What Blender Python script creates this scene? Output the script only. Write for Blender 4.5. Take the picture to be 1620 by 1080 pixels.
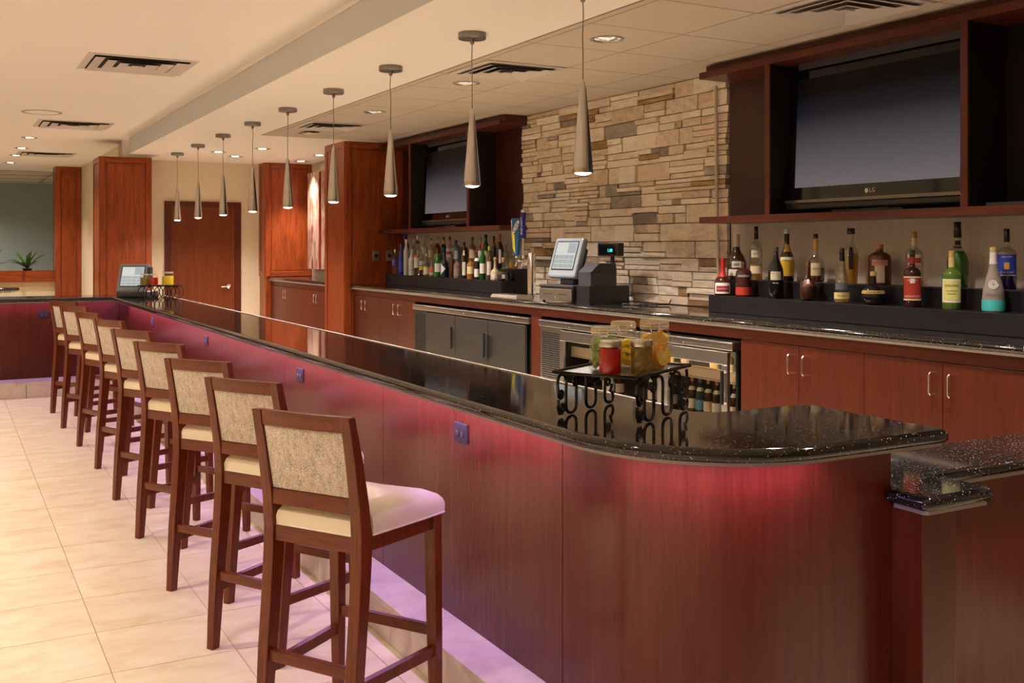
import bpy, math, random
from math import sin, cos, pi, radians as RAD
from mathutils import Vector, Matrix
random.seed(7)
scene = bpy.context.scene
for o in list(bpy.data.objects): bpy.data.objects.remove(o)
C = scene.collection

# ------------------------------------------------------------------ camera
cam_d = bpy.data.cameras.new('camera'); cam = bpy.data.objects.new('camera', cam_d); C.objects.link(cam)
cam.location = (0, 0, 1.6); cam.rotation_euler = (RAD(90), 0, RAD(-28.724))
cam_d.sensor_width = 36; cam_d.lens = 36 * 1638.6 / 1620; cam_d.shift_y = -149 / 1620
cam_d.clip_start = .05; cam_d.clip_end = 100
scene.camera = cam
# ------------------------------------------------------------------ world, exposure
w = bpy.data.worlds.new('world'); scene.world = w; w.use_nodes = True
w.node_tree.nodes['Background'].inputs[0].default_value = (1, .86, .7, 1)
w.node_tree.nodes['Background'].inputs[1].default_value = .05
vs = scene.view_settings
vs.view_transform = 'Standard'; vs.look = 'None'; vs.gamma = 1; vs.use_curve_mapping = False
vs.exposure = 0.0
WARM = (1.0, .86, .77)
K_DOWN, K_TILE, K_FAR, K_PEND, K_LED = 285, 385, 235, 30, 50

# ------------------------------------------------------------------ materials
def newmat(name):
    m = bpy.data.materials.new(name); m.use_nodes = True
    nt = m.node_tree
    return m, nt, nt.nodes['Principled BSDF']
def plain(name, col, rough=.5, metal=0, spec=.5, emit=None, es=0, coat=0):
    m, nt, b = newmat(name)
    b.inputs['Base Color'].default_value = (*col, 1); b.inputs['Roughness'].default_value = rough
    b.inputs['Metallic'].default_value = metal; b.inputs['Specular IOR Level'].default_value = spec
    if coat: b.inputs['Coat Weight'].default_value = coat; b.inputs['Coat Roughness'].default_value = .1
    if emit: b.inputs['Emission Color'].default_value = (*emit, 1); b.inputs['Emission Strength'].default_value = es
    return m
def N(nt, t, **k):
    n = nt.nodes.new(t)
    for a, v in k.items(): setattr(n, a, v)
    return n
def coords(nt, scale, kind='Object'):
    tc = N(nt, 'ShaderNodeTexCoord'); mp = N(nt, 'ShaderNodeMapping'); mp.inputs['Scale'].default_value = scale
    nt.links.new(tc.outputs[kind], mp.inputs['Vector']); return mp.outputs[0]
def ramp(nt, fac, stops):
    r = N(nt, 'ShaderNodeValToRGB'); e = r.color_ramp.elements
    while len(e) < len(stops): e.new(.5)
    for x, (p, c) in zip(e, stops): x.position = p; x.color = (*c, 1)
    nt.links.new(fac, r.inputs[0]); return r.outputs[0]
def noise(nt, vec, scale, detail=3, rough=.5, dist=0):
    n = N(nt, 'ShaderNodeTexNoise'); n.inputs['Scale'].default_value = scale; n.inputs['Detail'].default_value = detail
    n.inputs['Roughness'].default_value = rough; n.inputs['Distortion'].default_value = dist
    nt.links.new(vec, n.inputs['Vector']); return n.outputs[0]
def bump(nt, b, h, s=.2, d=.01):
    n = N(nt, 'ShaderNodeBump'); n.inputs['Strength'].default_value = s; n.inputs['Distance'].default_value = d
    nt.links.new(h, n.inputs['Height']); nt.links.new(n.outputs[0], b.inputs['Normal'])
def wood(name, c0, c1, axis='z', rough=.34, coat=.15, s=1):
    m, nt, b = newmat(name)
    sc = {'z': (22, 22, 1.3), 'y': (22, 1.3, 22), 'x': (1.3, 22, 22)}[axis]
    v = coords(nt, tuple(a * s for a in sc))
    n1 = noise(nt, v, 1.6, 5, .65, .6)
    v2 = coords(nt, tuple(a * s * 4 for a in sc))
    n2 = noise(nt, v2, 2.5, 3, .6)
    mx = N(nt, 'ShaderNodeMath', operation='MULTIPLY_ADD'); nt.links.new(n2, mx.inputs[0]); mx.inputs[1].default_value = .6
    nt.links.new(n1, mx.inputs[2])
    col = ramp(nt, mx.outputs[0], [(.58, c0), (.78, tuple((a + d) / 2 for a, d in zip(c0, c1))), (.98, c1)])
    nt.links.new(col, b.inputs['Base Color']); b.inputs['Roughness'].default_value = rough
    b.inputs['Specular IOR Level'].default_value = .36; b.inputs['Coat Weight'].default_value = coat * .6; b.inputs['Coat Roughness'].default_value = .22
    bump(nt, b, n2, .05, .002)
    return m
def thin_glass(name, tint=(1, 1, 1), gloss=.12, rough=.02):
    m = bpy.data.materials.new(name); m.use_nodes = True; nt = m.node_tree; nt.nodes.clear()
    o = N(nt, 'ShaderNodeOutputMaterial'); t = N(nt, 'ShaderNodeBsdfTransparent'); g = N(nt, 'ShaderNodeBsdfGlossy')
    t.inputs[0].default_value = (*tint, 1); g.inputs['Roughness'].default_value = rough
    f = N(nt, 'ShaderNodeLayerWeight'); f.inputs['Blend'].default_value = .5
    pw = N(nt, 'ShaderNodeMath', operation='POWER'); pw.inputs[1].default_value = 3.5; nt.links.new(f.outputs['Facing'], pw.inputs[0])
    a = N(nt, 'ShaderNodeMath', operation='MULTIPLY_ADD'); a.inputs[1].default_value = .75; a.inputs[2].default_value = gloss * .35; nt.links.new(pw.outputs[0], a.inputs[0])
    mx = N(nt, 'ShaderNodeMixShader'); nt.links.new(a.outputs[0], mx.inputs[0]); nt.links.new(t.outputs[0], mx.inputs[1]); nt.links.new(g.outputs[0], mx.inputs[2])
    nt.links.new(mx.outputs[0], o.inputs[0]); return m
def liquid(name, col, mixf=.5):
    m = bpy.data.materials.new(name); m.use_nodes = True; nt = m.node_tree; nt.nodes.clear()
    o = N(nt, 'ShaderNodeOutputMaterial'); t = N(nt, 'ShaderNodeBsdfTransparent'); p = N(nt, 'ShaderNodeBsdfPrincipled')
    t.inputs[0].default_value = (*[min(1, c * 1.15) for c in col], 1); p.inputs['Base Color'].default_value = (*col, 1); p.inputs['Roughness'].default_value = .1
    mx = N(nt, 'ShaderNodeMixShader'); mx.inputs[0].default_value = mixf
    nt.links.new(t.outputs[0], mx.inputs[1]); nt.links.new(p.outputs[0], mx.inputs[2]); nt.links.new(mx.outputs[0], o.inputs[0]); return m
def emit(name, col, s):
    m = bpy.data.materials.new(name); m.use_nodes = True; nt = m.node_tree; nt.nodes.clear()
    o = N(nt, 'ShaderNodeOutputMaterial'); e = N(nt, 'ShaderNodeEmission'); e.inputs[0].default_value = (*col, 1); e.inputs[1].default_value = s
    nt.links.new(e.outputs[0], o.inputs[0]); return m

CH0, CH1 = (.15, .024, .006), (.40, .082, .017)
M = {}
M['cherry'] = wood('cherry_wood', CH0, CH1)
M['cherry_y'] = wood('cherry_wood_long', CH0, CH1, 'y')
M['cherry_x'] = wood('cherry_wood_cross', CH0, CH1, 'x')
M['cab'] = wood('cabinet_wood', (.066, .0115, .0045), (.108, .021, .0075))
M['cab_y'] = wood('cabinet_wood_long', (.066, .0115, .0045), (.108, .021, .0075), 'y')
M['barwood'] = wood('bar_panel_wood', (.082, .0098, .0048), (.122, .0185, .0078), rough=.27, coat=.25, s=.8)
M['darkwood'] = wood('dark_cabinet_wood', (.030, .0065, .004), (.055, .013, .008))
M['darkwood_y'] = wood('dark_cabinet_wood_long', (.070, .012, .008), (.115, .023, .014), 'y')
M['stool'] = wood('stool_wood', (.085, .0135, .004), (.185, .038, .0095), s=1.6, rough=.3, coat=.15)
M['stool_h'] = wood('stool_wood_cross', (.085, .0135, .004), (.185, .038, .0095), 'y', s=1.6, rough=.3, coat=.15)
M['black'] = plain('black_plastic', (.012, .012, .013), .35)
M['blackgloss'] = plain('black_gloss', (.006, .006, .007), .08)
M['blackmatte'] = plain('black_matte', (.008, .008, .008), .8, spec=.2)
M['riser'] = wood('riser_black_wood', (.004, .0035, .005), (.010, .009, .012), 'y', rough=.45, coat=0)
M['iron'] = plain('wrought_iron', (.008, .008, .008), .25)
M['chrome'] = plain('chrome', (.85, .85, .87), .12, 1)
M['pull'] = plain('satin_nickel', (.92, .88, .82), .22, 1)
M['white'] = plain('white_plastic', (.8, .78, .74), .4)
M['grey'] = plain('grey_plastic', (.22, .26, .30), .4)
M['dgrey'] = plain('dark_grey_plastic', (.045, .045, .055), .4)
M['plate'] = plain('dark_bronze_plate', (.035, .028, .028), .5, 0, .25)
M['socket'] = plain('socket_face', (.03, .026, .03), .3)
M['steelplate'] = plain('steel_plate', (.6, .57, .52), .3, 1)
M['seam'] = plain('carcass_dark', (.012, .005, .004), .8, spec=.1)  # dark brown carcass that shows in the panel joints
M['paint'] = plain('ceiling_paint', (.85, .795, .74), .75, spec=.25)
M['green'] = plain('grey_green_paint', (.34, .42, .40), .8, spec=.2)
M['strip'] = plain('pale_edge_strip', (.56, .52, .48), .35, .6)
M['band'] = plain('worktop_underside_band', (.30, .275, .26), .4, .4)
M['piping'] = plain('piping', (.86, .80, .66), .5)
M['white_led'] = emit('lamp_lens', (1, .86, .66), 22)
M['pend_led'] = emit('pendant_lens', (1, .87, .66), 30)
M['violet_led'] = emit('led_strip', (.75, .25, 1), 2.0)
M['gold'] = plain('gold_foil', (.75, .50, .17), .3, .7)
M['red'] = plain('red_foil', (.45, .015, .015), .25)
M['cork'] = plain('cork', (.62, .36, .15), .6)

def m_brushed(name, col, rough, sc, metal=1):
    m, nt, b = newmat(name); v = coords(nt, sc); n = noise(nt, v, 3, 3)
    c = ramp(nt, n, [(.3, tuple(a * .8 for a in col)), (.7, col)]); nt.links.new(c, b.inputs['Base Color'])
    b.inputs['Metallic'].default_value = metal; b.inputs['Roughness'].default_value = rough
    return m
M['steel'] = m_brushed('brushed_steel', (.74, .70, .66), .3, (2, 2, 60))
M['nickel'] = m_brushed('pendant_nickel', (.62, .59, .56), .25, (30, 30, .6))
M['canopy'] = m_brushed('canopy_nickel', (.30, .28, .265), .35, (40, 40, 1))
M['cooler'] = m_brushed('cooler_black', (.045, .04, .036), .4, (3, 30, 1), .2)

def m_granite():
    m, nt, b = newmat('black_granite')
    v = coords(nt, (1, 1, 1)); vo = N(nt, 'ShaderNodeTexVoronoi'); vo.inputs['Scale'].default_value = 150; nt.links.new(v, vo.inputs['Vector'])
    sp = ramp(nt, vo.outputs['Distance'], [(.12, (1, 1, 1)), (.28, (0, 0, 0))])
    wn = N(nt, 'ShaderNodeTexWhiteNoise'); nt.links.new(vo.outputs['Position'], wn.inputs['Vector'])
    pick = ramp(nt, wn.outputs['Value'], [(.62, (0, 0, 0)), (.92, (1, 1, 1))])
    mu = N(nt, 'ShaderNodeMath', operation='MULTIPLY'); nt.links.new(sp, mu.inputs[0]); nt.links.new(pick, mu.inputs[1])
    base = ramp(nt, noise(nt, v, 120, 3), [(.35, (.004, .0035, .0035)), (.75, (.018, .013, .012))])
    mx = N(nt, 'ShaderNodeMix', data_type='RGBA'); nt.links.new(mu.outputs[0], mx.inputs[0]); nt.links.new(base, mx.inputs[6]); mx.inputs[7].default_value = (.95, .85, .78, 1)
    nt.links.new(mx.outputs[2], b.inputs['Base Color']); b.inputs['Roughness'].default_value = .07; b.inputs['Specular IOR Level'].default_value = .62
    return m
M['granite'] = m_granite()
def m_tile(name, c0, c1, c2, rough, sc):
    m, nt, b = newmat(name)
    oi = N(nt, 'ShaderNodeObjectInfo'); tc = N(nt, 'ShaderNodeTexCoord')
    ad = N(nt, 'ShaderNodeVectorMath', operation='ADD'); ml = N(nt, 'ShaderNodeVectorMath', operation='SCALE')
    ml.inputs[0].default_value = (37, 53, 11); nt.links.new(oi.outputs['Random'], ml.inputs['Scale'])
    nt.links.new(tc.outputs['Object'], ad.inputs[0]); nt.links.new(ml.outputs[0], ad.inputs[1])
    mp = N(nt, 'ShaderNodeMapping'); mp.inputs['Scale'].default_value = sc; nt.links.new(ad.outputs[0], mp.inputs['Vector'])
    n1 = noise(nt, mp.outputs[0], 3.5, 6, .62, .4)
    col = ramp(nt, n1, [(.30, c0), (.52, c1), (.72, c2)])
    nt.links.new(col, b.inputs['Base Color']); b.inputs['Roughness'].default_value = rough; b.inputs['Specular IOR Level'].default_value = .35
    bump(nt, b, noise(nt, mp.outputs[0], 14, 4), .06, .003)
    return m
M['tile'] = m_tile('floor_tile', (.71, .57, .37), (.81, .70, .51), (.88, .79, .62), .42, (1.2, 2.2, 2))
M['stoneslab'] = m_tile('step_stone', (.60, .52, .42), (.72, .63, .52), (.80, .72, .60), .45, (2, 2, 2))
M['grout'] = plain('grout', (.42, .33, .25), .9)
def m_ctile():
    m, nt, b = newmat('ceiling_tile'); v = coords(nt, (1, 1, 1)); n = noise(nt, v, 220, 4, .7)
    c = ramp(nt, n, [(.35, (.50, .42, .345)), (.6, (.58, .495, .41))]); nt.links.new(c, b.inputs['Base Color']); b.inputs['Roughness'].default_value = .9
    b.inputs['Specular IOR Level'].default_value = .15; bump(nt, b, n, .15, .002); return m
M['ctile'] = m_ctile()
M['tgrid'] = plain('ceiling_grid', (.27, .22, .18), .6)
def m_wallpaper():
    m, nt, b = newmat('beige_wallcovering'); v = coords(nt, (1, 1, 1)); n = noise(nt, v, 90, 3, .6); v2 = coords(nt, (160, 160, 6)); n2 = noise(nt, v2, 1, 2)
    a = N(nt, 'ShaderNodeMath', operation='ADD'); nt.links.new(n, a.inputs[0]); nt.links.new(n2, a.inputs[1])
    c = ramp(nt, a.outputs[0], [(.7, (.67, .565, .41)), (1.0, (.74, .64, .48))]); nt.links.new(c, b.inputs['Base Color']); b.inputs['Roughness'].default_value = .8
    b.inputs['Specular IOR Level'].default_value = .2; return m
M['wallpaper'] = m_wallpaper()
def m_backsplash():
    m, nt, b = newmat('woven_backsplash'); v = coords(nt, (60, 60, 3)); n = noise(nt, v, 2, 3, .6)
    c = ramp(nt, n, [(.35, (.66, .585, .52)), (.65, (.74, .66, .59))]); nt.links.new(c, b.inputs['Base Color']); b.inputs['Roughness'].default_value = .7
    return m
M['splash'] = m_backsplash()
def m_fabric():
    m, nt, b = newmat('tweed_fabric'); v = coords(nt, (430, 430, 240)); n = noise(nt, v, 1, 2, .7)
    v2 = coords(nt, (60, 60, 25)); n2 = noise(nt, v2, 1, 2)
    a = N(nt, 'ShaderNodeMath', operation='MULTIPLY_ADD'); nt.links.new(n2, a.inputs[0]); a.inputs[1].default_value = .25; nt.links.new(n, a.inputs[2])
    c = ramp(nt, a.outputs[0], [(.42, (.15, .11, .08)), (.56, (.48, .40, .315)), (.72, (.78, .70, .60))]); nt.links.new(c, b.inputs['Base Color']); b.inputs['Roughness'].default_value = .9
    b.inputs['Specular IOR Level'].default_value = .15; bump(nt, b, n, .4, .002); return m
M['fabric'] = m_fabric()
M['vinyl'] = plain('cream_vinyl', (.82, .72, .52), .42, spec=.4)
def m_stone(name, c0, c1, c2):
    m, nt, b = newmat(name); oi = N(nt, 'ShaderNodeObjectInfo'); tc = N(nt, 'ShaderNodeTexCoord')
    geo = N(nt, 'ShaderNodeNewGeometry'); v = N(nt, 'ShaderNodeMapping'); v.inputs['Scale'].default_value = (7, 7, 16); nt.links.new(geo.outputs['Position'], v.inputs['Vector'])
    n = noise(nt, v.outputs[0], 1.6, 6, .62, .5)
    a = N(nt, 'ShaderNodeMath', operation='MULTIPLY_ADD'); nt.links.new(oi.outputs['Random'], a.inputs[0]); a.inputs[1].default_value = .34; nt.links.new(n, a.inputs[2])
    c = ramp(nt, a.outputs[0], [(.38, c0), (.66, c1), (.9, c2)]); nt.links.new(c, b.inputs['Base Color']); b.inputs['Roughness'].default_value = .85; b.inputs['Specular IOR Level'].default_value = .2
    n3 = noise(nt, v.outputs[0], 5, 5, .7); bump(nt, b, n3, .5, .012); return m
M['st_cream'] = m_stone('ledgestone_cream', (.60, .48, .36), (.82, .71, .57), (.90, .82, .71))
M['st_tan'] = m_stone('ledgestone_tan', (.52, .39, .27), (.72, .58, .44), (.82, .69, .55))
M['lensring'] = plain('lamp_reflector', (.5, .47, .43), .25, 1)
M['st_brown'] = m_stone('ledgestone_brown', (.22, .13, .065), (.36, .22, .115), (.48, .32, .18))
M['st_grey'] = m_stone('ledgestone_grey', (.22, .19, .17), (.34, .29, .25), (.48, .41, .34))
def m_screen(name):      # switched-off screen: its reflection put in as glow, grey fading to black upwards
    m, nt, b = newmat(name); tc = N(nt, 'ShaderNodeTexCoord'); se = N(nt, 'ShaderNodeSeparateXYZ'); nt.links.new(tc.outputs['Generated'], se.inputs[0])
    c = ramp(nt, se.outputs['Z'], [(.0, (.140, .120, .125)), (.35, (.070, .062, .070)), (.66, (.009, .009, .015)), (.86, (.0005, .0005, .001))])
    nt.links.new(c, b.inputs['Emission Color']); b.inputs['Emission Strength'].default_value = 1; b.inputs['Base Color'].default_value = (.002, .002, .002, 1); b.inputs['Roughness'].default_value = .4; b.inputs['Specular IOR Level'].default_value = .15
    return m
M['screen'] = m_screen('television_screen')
M['clear'] = thin_glass('clear_glass', (.84, .86, .84), .34)
M['jarglass'] = thin_glass('jar_glass', (.985, .99, .98), .15)
M['paneglass'] = thin_glass('cooler_pane', (.86, .84, .80), .2)

def col_m(name, col, rough=.3, **k):
    if name not in M: M[name] = plain(name, col, rough, **k)
    return M[name]

# ------------------------------------------------------------------ mesh builder
class MB:
    def __init__(s): s.v = []; s.f = []; s.sm = []
    def add(s, v, f, smooth=False):
        o = len(s.v); s.v += [tuple(p) for p in v]; s.f += [tuple(i + o for i in q) for q in f]; s.sm += [smooth] * len(f); return s
    def box(s, x0, x1, y0, y1, z0, z1):
        v = [(x, y, z) for z in (z0, z1) for y in (y0, y1) for x in (x0, x1)]
        return s.add(v, [(0, 2, 3, 1), (4, 5, 7, 6), (0, 1, 5, 4), (2, 6, 7, 3), (0, 4, 6, 2), (1, 3, 7, 5)])
    def prism(s, pts, z0, z1, smooth=False):     # polygon (ccw) extruded up
        n = len(pts); v = [(x, y, z0) for x, y in pts] + [(x, y, z1) for x, y in pts]
        s.add(v, [tuple(range(n - 1, -1, -1)), tuple(range(n, 2 * n))])
        return s.add(v, [(i, (i + 1) % n, n + (i + 1) % n, n + i) for i in range(n)], smooth)
    def lathe(s, prof, n=20, cx=0, cy=0, smooth=True, cap=True):
        v = []; f = []
        for r, z in prof: v += [(cx + r * cos(2 * pi * i / n), cy + r * sin(2 * pi * i / n), z) for i in range(n)]
        for k in range(len(prof) - 1):
            f += [(k * n + i, k * n + (i + 1) % n, (k + 1) * n + (i + 1) % n, (k + 1) * n + i) for i in range(n)]
        s.add(v, f, smooth)
        if cap:
            m = len(prof) - 1
            if prof[0][0] > 1e-5: s.add(v[:n], [tuple(range(n - 1, -1, -1))])
            if prof[m][0] > 1e-5: s.add(v[m * n:], [tuple(range(n))])
        return s
    def tube(s, pts, r, n=8, closed=False):
        P = [Vector(p) for p in pts]; m = len(P); v = []; f = []; up = Vector((0, 0, 1)); prev = None
        for i in range(m):
            a = P[(i - 1) % m] if (closed or i) else P[0]; b = P[(i + 1) % m] if (closed or i < m - 1) else P[-1]
            t = (b - a); t = t.normalized() if t.length > 1e-9 else Vector((0, 0, 1))
            if prev is None:
                q = t.cross(up) if abs(t.z) < .95 else t.cross(Vector((1, 0, 0)))
            else:
                q = prev - t * prev.dot(t)
                if q.length < 1e-6: q = t.cross(Vector((1, 0, 0)))
            q.normalize(); prev = q; e = t.cross(q)
            rr = r[i] if isinstance(r, (list, tuple)) else r
            v += [P[i] + q * (rr * cos(2 * pi * k / n)) + e * (rr * sin(2 * pi * k / n)) for k in range(n)]
        for i in range(m if closed else m - 1):
            j = (i + 1) % m
            f += [(i * n + k, i * n + (k + 1) % n, j * n + (k + 1) % n, j * n + k) for k in range(n)]
        s.add(v, f, True)
        if not closed: s.add(v[:n], [tuple(range(n - 1, -1, -1))]); s.add(v[-n:], [tuple(range(n))])
        return s
    def sphere(s, c, r, n=12, m=8, sz=1):
        pr = [(max(1e-6, r * sin(pi * k / m)), c[2] - r * sz * cos(pi * k / m)) for k in range(m + 1)]
        return s.lathe(pr, n, c[0], c[1], True, False)
    def beam(s, pts, hw, hd):     # a bar swept along points in the x-z plane; hw half width in y, hd half depth(s) in x
        v = []; n = len(pts)
        for i, (x, y, z) in enumerate(pts):
            a = hw[i] if isinstance(hw, (list, tuple)) else hw; d = hd[i] if isinstance(hd, (list, tuple)) else hd
            v += [(x - d, y - a, z), (x + d, y - a, z), (x + d, y + a, z), (x - d, y + a, z)]
        f = [(3, 2, 1, 0), tuple(4 * (n - 1) + k for k in range(4))]
        for i in range(n - 1): f += [(4 * i + k, 4 * i + (k + 1) % 4, 4 * i + 4 + (k + 1) % 4, 4 * i + 4 + k) for k in range(4)]
        return s.add(v, f)
    def xf(s, mat):
        s.v = [tuple(mat @ Vector(p)) for p in s.v]; return s
    def mesh(s, name, mat):
        me = bpy.data.meshes.new(name); me.from_pydata(s.v, [], s.f)
        me.polygons.foreach_set('use_smooth', s.sm); me.materials.append(mat); me.update()
        if any(s.sm): me.set_sharp_from_angle(angle=RAD(40))
        return me
    def build(s, name, mat, parent=None, bevel=0, loc=None):
        o = bpy.data.objects.new(name, s.mesh(name, mat if not isinstance(mat, str) else M[mat])); C.objects.link(o)
        if parent: o.parent = parent
        if loc: o.location = loc
        if bevel: b = o.modifiers.new('bevel', 'BEVEL'); b.width = bevel; b.segments = 2; b.limit_method = 'ANGLE'
        return o
def box(name, mat, x0, x1, y0, y1, z0, z1, parent=None, bevel=0): return MB().box(x0, x1, y0, y1, z0, z1).build(name, mat, parent, bevel)
def tag(o, label=None, cat=None, group=None, kind=None):
    if label: o['label'] = label
    if cat: o['category'] = cat
    if group: o['group'] = group
    if kind: o['kind'] = kind
    return o
def empty(name, loc=(0, 0, 0), rz=0, label=None, cat=None, group=None):
    o = bpy.data.objects.new(name, None); C.objects.link(o); o.location = loc; o.rotation_euler = (0, 0, rz); o.empty_display_size = .05
    return tag(o, label, cat, group)
def copy_tree(o, parent=None):
    c = o.copy(); C.objects.link(c); c.parent = parent
    for ch in list(o.children): copy_tree(ch, c)
    return c
def arc(cx, cy, rx, ry, a0, a1, n=14): return [(cx + rx * cos(RAD(a0 + (a1 - a0) * i / n)), cy + ry * sin(RAD(a0 + (a1 - a0) * i / n))) for i in range(n + 1)]
def offset(pts, d):     # inward offset of a ccw outline
    n = len(pts); out = []
    for i in range(n):
        p0, p1, p2 = Vector(pts[i - 1]), Vector(pts[i]), Vector(pts[(i + 1) % n])
        a = (p1 - p0).normalized(); b = (p2 - p1).normalized(); na = Vector((-a.y, a.x)); nb = Vector((-b.y, b.x))
        k = 1 + na.dot(nb); m = (na + nb) / max(k, .3); out.append((p1.x + m.x * d, p1.y + m.y * d))
    return out
def slab(outline, z0, z1, name, mat, parent=None, seg=6):     # slab with a full bullnose edge
    r = (z1 - z0) / 2; zc = (z0 + z1) / 2; n = len(outline); b = MB(); rings = []
    for k in range(seg + 1):
        t = -pi / 2 + pi * k / seg; q = offset(outline, r * (1 - cos(t))); rings.append([(x, y, zc + r * sin(t)) for x, y in q])
    v = [p for q in rings for p in q]
    b.add(v, [(k * n + i, k * n + (i + 1) % n, (k + 1) * n + (i + 1) % n, (k + 1) * n + i) for k in range(seg) for i in range(n)], True)
    b.add(rings[0], [tuple(range(n - 1, -1, -1))]); b.add(rings[-1], [tuple(range(n))])
    return b.build(name, mat, parent)
_txt = {}
def text_geo(body, size):
    if (body, size) in _txt: return _txt[(body, size)]
    cu = bpy.data.curves.new('lettering', 'FONT'); cu.body = body; cu.size = size; cu.align_x = 'CENTER'; cu.align_y = 'CENTER'; cu.resolution_u = 2
    ob = bpy.data.objects.new('lettering', cu); C.objects.link(ob); bpy.context.view_layer.update()
    me = bpy.data.meshes.new_from_object(ob.evaluated_get(bpy.context.evaluated_depsgraph_get()))
    v = [tuple(p.co) for p in me.vertices]; f = [tuple(p.vertices) for p in me.polygons]
    bpy.data.objects.remove(ob); bpy.data.curves.remove(cu); bpy.data.meshes.remove(me)
    _txt[(body, size)] = (v, f); return v, f
def text_flat(name, body, size, mat, parent, fn):     # fn maps (x, y) of the lettering to a point
    v, f = text_geo(body, size); return MB().add([fn(p[0], p[1]) for p in v], f).build(name, mat, parent)
def spot(name, loc, e, ang=110, blend=.8, col=WARM, r=.06, rot=(0, 0, 0), parent=None):
    l = bpy.data.lights.new(name, 'SPOT'); l.energy = e; l.spot_size = RAD(ang); l.spot_blend = blend; l.color = col; l.shadow_soft_size = r
    o = bpy.data.objects.new(name, l); C.objects.link(o); o.location = loc; o.rotation_euler = rot
    if parent: o.parent = parent
    return o
def struct(o): o['kind'] = 'structure'; return o
# ================================================================== SETTING
H_T = 2.79; H_U = 3.02      # lower ceiling, upper ceiling
# ---- floor with its tiles
floor = struct(box('floor', 'grout', -5, 5, -4.5, 26, -.06, -.004)); floor['label'] = 'beige square stone tiles with thin grey joints'
TS = .467; tx0, ty0 = .552, 4.605
tme = MB().box(0, TS - .004, 0, TS - .004, -.006, 0).mesh('tile', M['tile'])
def tile(x, y, me=tme):
    o = bpy.data.objects.new('tile', me); C.objects.link(o); o.parent = floor; o.location = (x + .002, y + .002, 0); return o
cnt = 0
for j in range(-4, 17):
    for i in range(-8, 2):
        tile(tx0 + i * TS, ty0 + j * TS); cnt += 1
wme = MB().box(0, 1.575 - (tx0 + 2 * TS) - .004 + .0, 0, TS - .004, -.006, 0).mesh('tile', M['tile'])
for j in range(-4, 17): tile(tx0 + 2 * TS, ty0 + j * TS, wme)
rest = MB()
for j in range(-20, 46):
    for i in range(-12, 10):
        if -8 <= i <= 2 and -4 <= j <= 16: continue
        x, y = tx0 + i * TS, ty0 + j * TS
        rest.box(x + .002, x + TS - .002, y + .002, y + TS - .002, -.006, 0)
ro = rest.build('tile', 'tile', floor); ro['kind'] = 'stuff'

# ---- walls
wall_right = struct(box('wall_right', 'splash', 4.645, 4.80, -4.5, 14.9, 0, 3.1))
wall_far = struct(box('wall_far', 'wallpaper', 2.42, 4.645, 14.75, 14.9, 0, H_T))
wall_side = struct(box('wall_side', 'wallpaper', 2.135, 2.3, 14.9, 20.3, 0, H_U))
struct(box('wall_left', 'wallpaper', -5.1, -5, -4.5, 26, 0, 3.1))
struct(box('wall_rear', 'wallpaper', -5, 4.645, -4.6, -4.5, 0, 3.1))
struct(box('wall_corridor', 'green', -5, 4, 25, 25.1, 0, 3.1))
wl = struct(box('wall_low', 'wallpaper', -5, 1.72, 20, 20.15, 0, 1.0))
struct(box('wall_bay', 'wallpaper', 4.628, 4.645, 11.75, 14.75, 0, H_T))

# ---- ceilings
struct(box('ceiling', 'paint', -5, 2.07, -4.5, 21.2, H_U, H_U + .05))
struct(box('ceiling_nook', 'paint', 2.07, 2.43, 13.88, 21.2, H_U, H_U + .05))
sof = struct(box('ceiling_soffit', 'paint', 2.07, 2.95, -4.5, 13.88, H_T, H_U + .05))
struct(box('ceiling_soffit_door', 'paint', 2.43, 2.95, 13.88, 14.9, H_T, H_U + .05))
struct(box('ceiling_soffit_end', 'paint', 2.95, 4.645, 10.92, 14.9, H_T, H_U + .05))
box('beam_face', plain('beam_grey', (.60, .60, .60), .75, spec=.2), 2.064, 2.07, -4.5, 13.88, H_T, H_U - .031, sof)  # beam side in a greyer colour than the ceiling
box('trim_bead', 'paint', 2.055, 2.07, -4.5, 13.88, H_U - .03, H_U, sof)
cg = struct(box('ceiling_grid', 'tgrid', 2.95, 4.645, -4.5, 10.92, H_T + .10, H_T + .15))
cg['label'] = 'suspended ceiling of square mineral tiles above the back bar'
xs = [2.955, 3.012, 3.622, 4.232, 4.64]; G = .605
hole_rows = {4.62, 6.435, 8.25, 10.065}
def hole_tile(wx, wy, r, n=32):
    b = MB(); cx, cy = wx / 2, wy / 2; inn = []; out = []
    for i in range(n):
        a = 2 * pi * i / n; dx, dy = cos(a), sin(a); k = min((wx / 2) / max(abs(dx), 1e-6), (wy / 2) / max(abs(dy), 1e-6))
        inn.append((cx + r * dx, cy + r * dy, 0)); out.append((cx + k * dx, cy + k * dy, 0))
    for ex, ey in ((0, 0), (wx, 0), (wx, wy), (0, wy)):
        q = min(range(n), key=lambda i: (out[i][0] - ex) ** 2 + (out[i][1] - ey) ** 2); out[q] = (ex, ey, 0)
    b.add(inn + out, [(i, (i + 1) % n, n + (i + 1) % n, n + i) for i in range(n)])
    return b.mesh('ceiling_tile', M['ctile'])
cache = {}
vent_cells = []
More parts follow.
